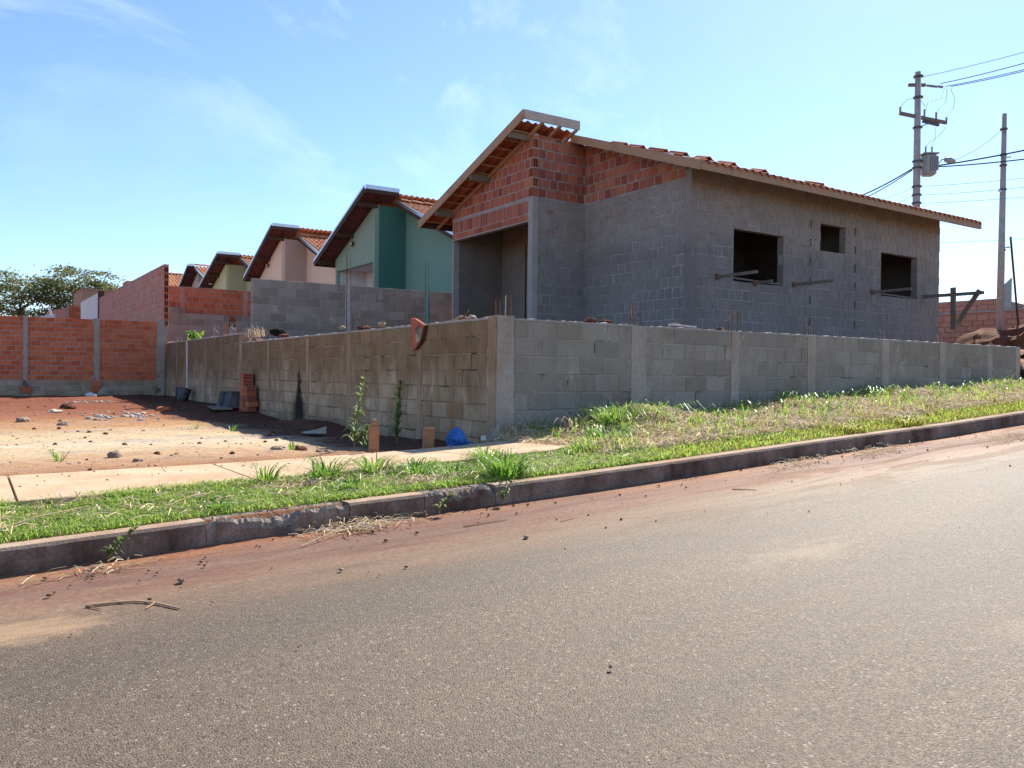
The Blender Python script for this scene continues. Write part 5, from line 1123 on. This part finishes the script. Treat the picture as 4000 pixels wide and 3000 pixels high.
for lab, cu, cv, su, sv_, n_, fz in (('straw patch on the lawn with a red brick chip, left of centre', 1.90, 5.52, .16, .07, 300, top_z), ('wide straw patch on the lawn at centre', 2.68, 5.66, .22, .06, 400, top_z), ('thatch of straw on the lawn above the broken kerb', 2.74, 5.16, .16, .07, 300, top_z),
                                    ('straw and mud heap in the gutter below the broken kerb', 2.02, 4.57, .16, .07, 300, lambda a, b: road_z(a, b) + .01), ('straw clump in the gutter at the left', .56, 4.48, .12, .03, 70, lambda a, b: road_z(a, b) + .008), ('matted straw on the gutter mud at the right', 7.2, 4.45, .25, .08, 200, lambda a, b: road_z(a, b) + .01), ('straw streak on the gutter mud, farther right', 9.3, 4.2, .35, .10, 200, lambda a, b: road_z(a, b) + .01), ('thin straw bundle on the mud, right of centre', 6.1, 4.5, .22, .06, 120, lambda a, b: road_z(a, b) + .008)):
    uu, vv_ = rng.normal(cu, su, n_), np.clip(rng.normal(cv, sv_, n_), None, 4.68 if cv < 4.7 else 9); straw('straw_heap', uu, vv_, fz, .03 + .11 * rng.uniform(0, 1, n_), lab, lift=.035, wid=.0035)
for lab, a, b in (('long pale stalk on the lawn at the far left', (.10, 5.02), (.62, 5.36)), ('long pale stalk lying on the lawn left of centre', (1.0, 5.15), (1.35, 5.42)), ('pair stalk on the lawn beside the bare soil', (1.22, 5.06), (1.42, 5.20)), ('pale stalk in the gutter mud', (1.55, 4.35), (1.95, 4.55)), ('stalk hanging over the broken kerb', (2.62, 4.90), (2.75, 4.66))):
    za = (float(top_z(*a)) + .03) if a[1] > 4.8 else rz_(*a); zb_ = (float(top_z(*b)) + .045) if b[1] > 4.8 else rz_(*b) + (.08 if a[1] > 4.8 else .01)
    tag(MB().tube([(*a, za), ((a[0] + b[0]) / 2, (a[1] + b[1]) / 2, (za + zb_) / 2 + .015), (*b, zb_)], .004, 5).build('dry_stalk', 'straw'), lab, 'stalk')
# single grass tufts
def tuft(lab, u, v, r, hgt, nb, m='tuft', spread=1.1, z=None, wid=.011):
    t = thing('grass_tuft', lab, 'grass tuft', (u, v, float(top_z(u, v)) if z is None else z)); a = rng.uniform(0, 2 * np.pi, nb); q = r * .35 * np.sqrt(rng.uniform(0, 1, nb)); pu, pv2 = u + q * np.cos(a), v + q * np.sin(a)
    zz = top_z(pu, pv2) if z is None else np.full(nb, z)
    blades('blades', np.stack([pu, pv2, zz], -1), hgt * rng.uniform(.45, 1.1, nb), wid * rng.uniform(.6, 1.4, nb), a + rng.normal(0, .5, nb), spread * rng.uniform(.3, 1.35, nb), m, .7, t, True)
for a in (('largest bright grass tuft arching over the kerb right of centre', 3.35, 5.02, .30, .22, 170, 'tuft', 1.5), ('grass tuft at the sidewalk edge behind the largest tuft', 3.62, 5.72, .25, .16, 90, 'tuft', 1.3), ('grass tuft at the sidewalk edge beside the stake', 2.62, 5.74, .3, .17, 90, 'tuft', 1.3),
          ('grass tuft at the sidewalk edge left of centre', 2.18, 5.66, .26, .20, 90, 'tuft', 1.4), ('spiky grass tuft at the sidewalk edge over the slab joint', 1.78, 5.72, .15, .17, 40, 'tuft', .9), ('small tuft on the lawn above the kerb near the brick chip', 2.16, 5.18, .22, .10, 70, 'tuft', 1.6), ('low tuft on the lawn beside the bare soil at the left', 1.28, 5.04, .18, .08, 60, 'tuft', 1.6),
          ('wide weedy tuft on the lawn at centre', 2.85, 5.50, .35, .14, 110, 'tuft', 1.6), ('weedy tuft on the lawn below the wide one', 3.05, 5.28, .3, .11, 80, 'tuft', 1.6), ('dense dark tuft at the end of the sidewalk', 5.25, 6.05, .45, .20, 200, 'tuft', 1.2), ('spreading tuft on the mound below the street wall', 5.75, 6.55, .5, .24, 190, 'tuft', 1.5),
          ('tall-bladed tuft at the wall foot, right of the mound', 6.75, 6.85, .35, .28, 70, 'tuft', 1.3), ('upright pair of broad blades under the second column', 7.35, 6.9, .15, .26, 14, 'tuft', .7), ('tuft at the wall foot between second and third column', 9.3, 6.95, .5, .22, 110, 'tuft', 1.4), ('tuft at the wall foot by the fourth column', 11.2, 6.95, .6, .22, 110, 'tuft', 1.4), ('bushy yellow-green tuft on the kerb at the right', 7.6, 5.0, .4, .11, 140, 'grass_yel', 1.2),
          ('brownish bushy tuft on the kerb, farther right', 8.6, 4.98, .45, .12, 150, 'grass_yel', 1.2), ('dry reddish grass clump at the left end of the mound', 5.35, 6.75, .2, .22, 40, 'straw', 1.3), ('dry brown clump under the second column', 6.95, 6.55, .3, .15, 90, 'straw', 1.5)): tuft(*a)
for lab, u, v, h_ in (('tiny green seedling on the pale soil at the shadow edge', 2.83, 8.25, .10), ('green seedling on the lot right of the gravel patch', 2.85, 12.6, .12), ('green seedling at the edge of the wall shadow', 3.25, 12.0, .10), ('faint grass wisp on the lot near the sidewalk at the left', .72, 8.3, .14)): tuft(lab, u, v, .12, h_, 16, 'tuft', 1.2, gz(u, v), .012)
# tall weeds: stem with side leaves
def weed(lab, u, v, hgt, nl, lean=(0, 0), bushy=.09, z=None, seedhead=True):
    z = gz(u, v) if z is None else z; t = thing('tall_weed', lab, 'weed', (u, v, z)); c = Vector((u, v, z)); pts = [c + Vector((lean[0] * (i / 6) ** 1.5, lean[1] * (i / 6) ** 1.5, hgt * i / 6)) for i in range(7)]
    MB().tube(pts, .006, 6, .002).build('stem', 'weedstem', t)
    k = np.sort(rng.uniform(.10, 1, nl)); P_ = np.array([list(c + Vector((lean[0] * q ** 1.5, lean[1] * q ** 1.5, hgt * q))) for q in k]); ln2 = bushy * (1.15 - .75 * k)
    blades('leaves', P_, ln2 * .8, .014 + .012 * rng.uniform(0, 1, nl), rng.uniform(0, 2 * np.pi, nl), rng.uniform(.6, 1.8, nl), 'weed', .8, t, True)
weed('tall leafy weed standing in the sun at the shadow edge of the side wall', 3.33, 7.80, .74, 90, (.09, -.02), .12)
weed('dark leafy weed in the shade against the side wall', 4.20, 8.6, .72, 120, (.05, .02), .13)
weed('low weed beside the base of the sunny tall weed', 3.40, 7.72, .26, 50, (.04, .0), .10)
weed('weed sprig trailing down the kerb face at the left', .62, 4.60, .16, 30, (.16, .06), .05, float(kb(.6)) + .01)
weed('weed sprig trailing down the kerb face at centre', 3.05, 4.62, .14, 26, (.12, .06), .05, float(kb(3.05)) + .01)
weed('creeping sprig in the gutter below the largest tuft', 2.55, 4.60, .12, 24, (.14, .04), .05, float(kb(2.6)) + .01)
t = thing('shrub_sprig', 'small bright green sprig growing on top of the side wall', 'plant', (4.8, 21.4, 2.42)); blades('leaves', np.stack([4.8 + rng.normal(0, .06, 60), 21.3 + rng.normal(0, .25, 60), 2.42 + rng.uniform(0, .12, 60)], -1), rng.uniform(.08, .2, 60), np.full(60, .06), rng.uniform(0, 6.28, 60), rng.uniform(.5, 1.5, 60), 'tuft', .5, t)
t = thing('dry_sprig', 'dry branching sprig on the earth behind the step of the side wall', 'plant', (5.0, 16.5, 2.4)); blades('stalks', np.stack([4.95 + rng.normal(0, .06, 50), 16.5 + rng.normal(0, .25, 50), np.full(50, 2.33)], -1), rng.uniform(.12, .32, 50), np.full(50, .012), rng.uniform(0, 6.28, 50), rng.uniform(.3, 1.4, 50), 'straw', .5, t)

# ------------------------------------------------------------------ trees behind the brick wall
def tree(lab, base, crown, nleaf, seed, lobes):
    r2 = np.random.default_rng(seed); t = thing('spreading_tree', lab, 'tree', base); b = Vector(base)
    mb = MB(); fork = b + Vector((.3, 0, 3.4)); mb.tube([b, b + Vector((.15, .1, 1.8)), fork], .42, 8, .30)
    for (x, y, z, rx, rz2) in lobes:
        e = Vector((x, y, z - rz2 * .3)); m1 = fork.lerp(e, .5) + Vector((0, 0, -.5)); mb.tube([fork, m1, e], .22, 6, .05)
        for k in range(4):
            q = e + Vector((r2.uniform(-rx, rx) * .8, r2.uniform(-rx, rx) * .5, r2.uniform(-.2, .5) * rz2)); mb.tube([m1.lerp(e, .5), (m1.lerp(e, .5) + q) / 2 + Vector((0, 0, .2)), q], .07, 5, .02)
    mb.build('trunk', 'bark', t); co = []; fc = 0
    for (x, y, z, rx, rz2) in lobes:
        nl = int(nleaf * rx * rz2 / sum(l_[3] * l_[4] for l_ in lobes)); ncl = max(8, nl // 130)
        a = r2.uniform(0, 2 * np.pi, ncl); rad = np.sqrt(r2.uniform(.05, 1, ncl)); cz = r2.uniform(-.55, 1, ncl)
        C = np.stack([x + rx * rad * np.cos(a), y + rx * .8 * rad * np.sin(a), z + rz2 * cz * np.sqrt(np.clip(1 - rad ** 2 * .75, .08, 1))], -1)
        L_ = np.repeat(C, 60, 0) + r2.normal(0, 1, (ncl * 60, 3)) * np.array([.55, .55, .15]); d1 = r2.normal(0, 1, L_.shape); d1[:, 2] *= .4; d1 /= np.linalg.norm(d1, axis=1)[:, None]; d2 = np.cross(d1, r2.normal(0, 1, L_.shape)); d2 /= np.linalg.norm(d2, axis=1)[:, None]
        s_ = r2.uniform(.07, .17, len(L_))[:, None]; co.append(np.stack([L_ - d1 * s_, L_ + d2 * s_ * .55, L_ + d1 * s_, L_ - d2 * s_ * .55], 1).reshape(-1, 3))
    co = np.concatenate(co); q = np.arange(len(co)).reshape(-1, 4); link('crown', np_mesh('crown', co, [q], 'treeleaf'), t)
tree('wide spreading tree with airy crown behind the red wall, left one', (3.6, 88, 1.2), None, 26000, 3, [(1.6, 89, 7.6, 2.6, 2.0), (4.6, 87.5, 9.0, 3.0, 2.0), (3.0, 88, 6.0, 3.0, 1.6), (6.0, 87, 7.4, 2.4, 1.9), (-1.2, 89, 7.8, 2.4, 1.8), (5.0, 88, 5.0, 2.2, 1.2)])
tree('flat-topped tree with yellow-green crown beside the tall brick wall', (8.6, 85, 1.2), None, 26000, 5, [(9.1, 84.5, 9.6, 3.2, 1.7), (7.4, 85.5, 8.3, 2.4, 1.6), (11.2, 83.5, 8.2, 2.2, 1.3), (10.0, 84, 7.0, 2.4, 1.1), (8.0, 85, 6.4, 2.2, 1.3)])
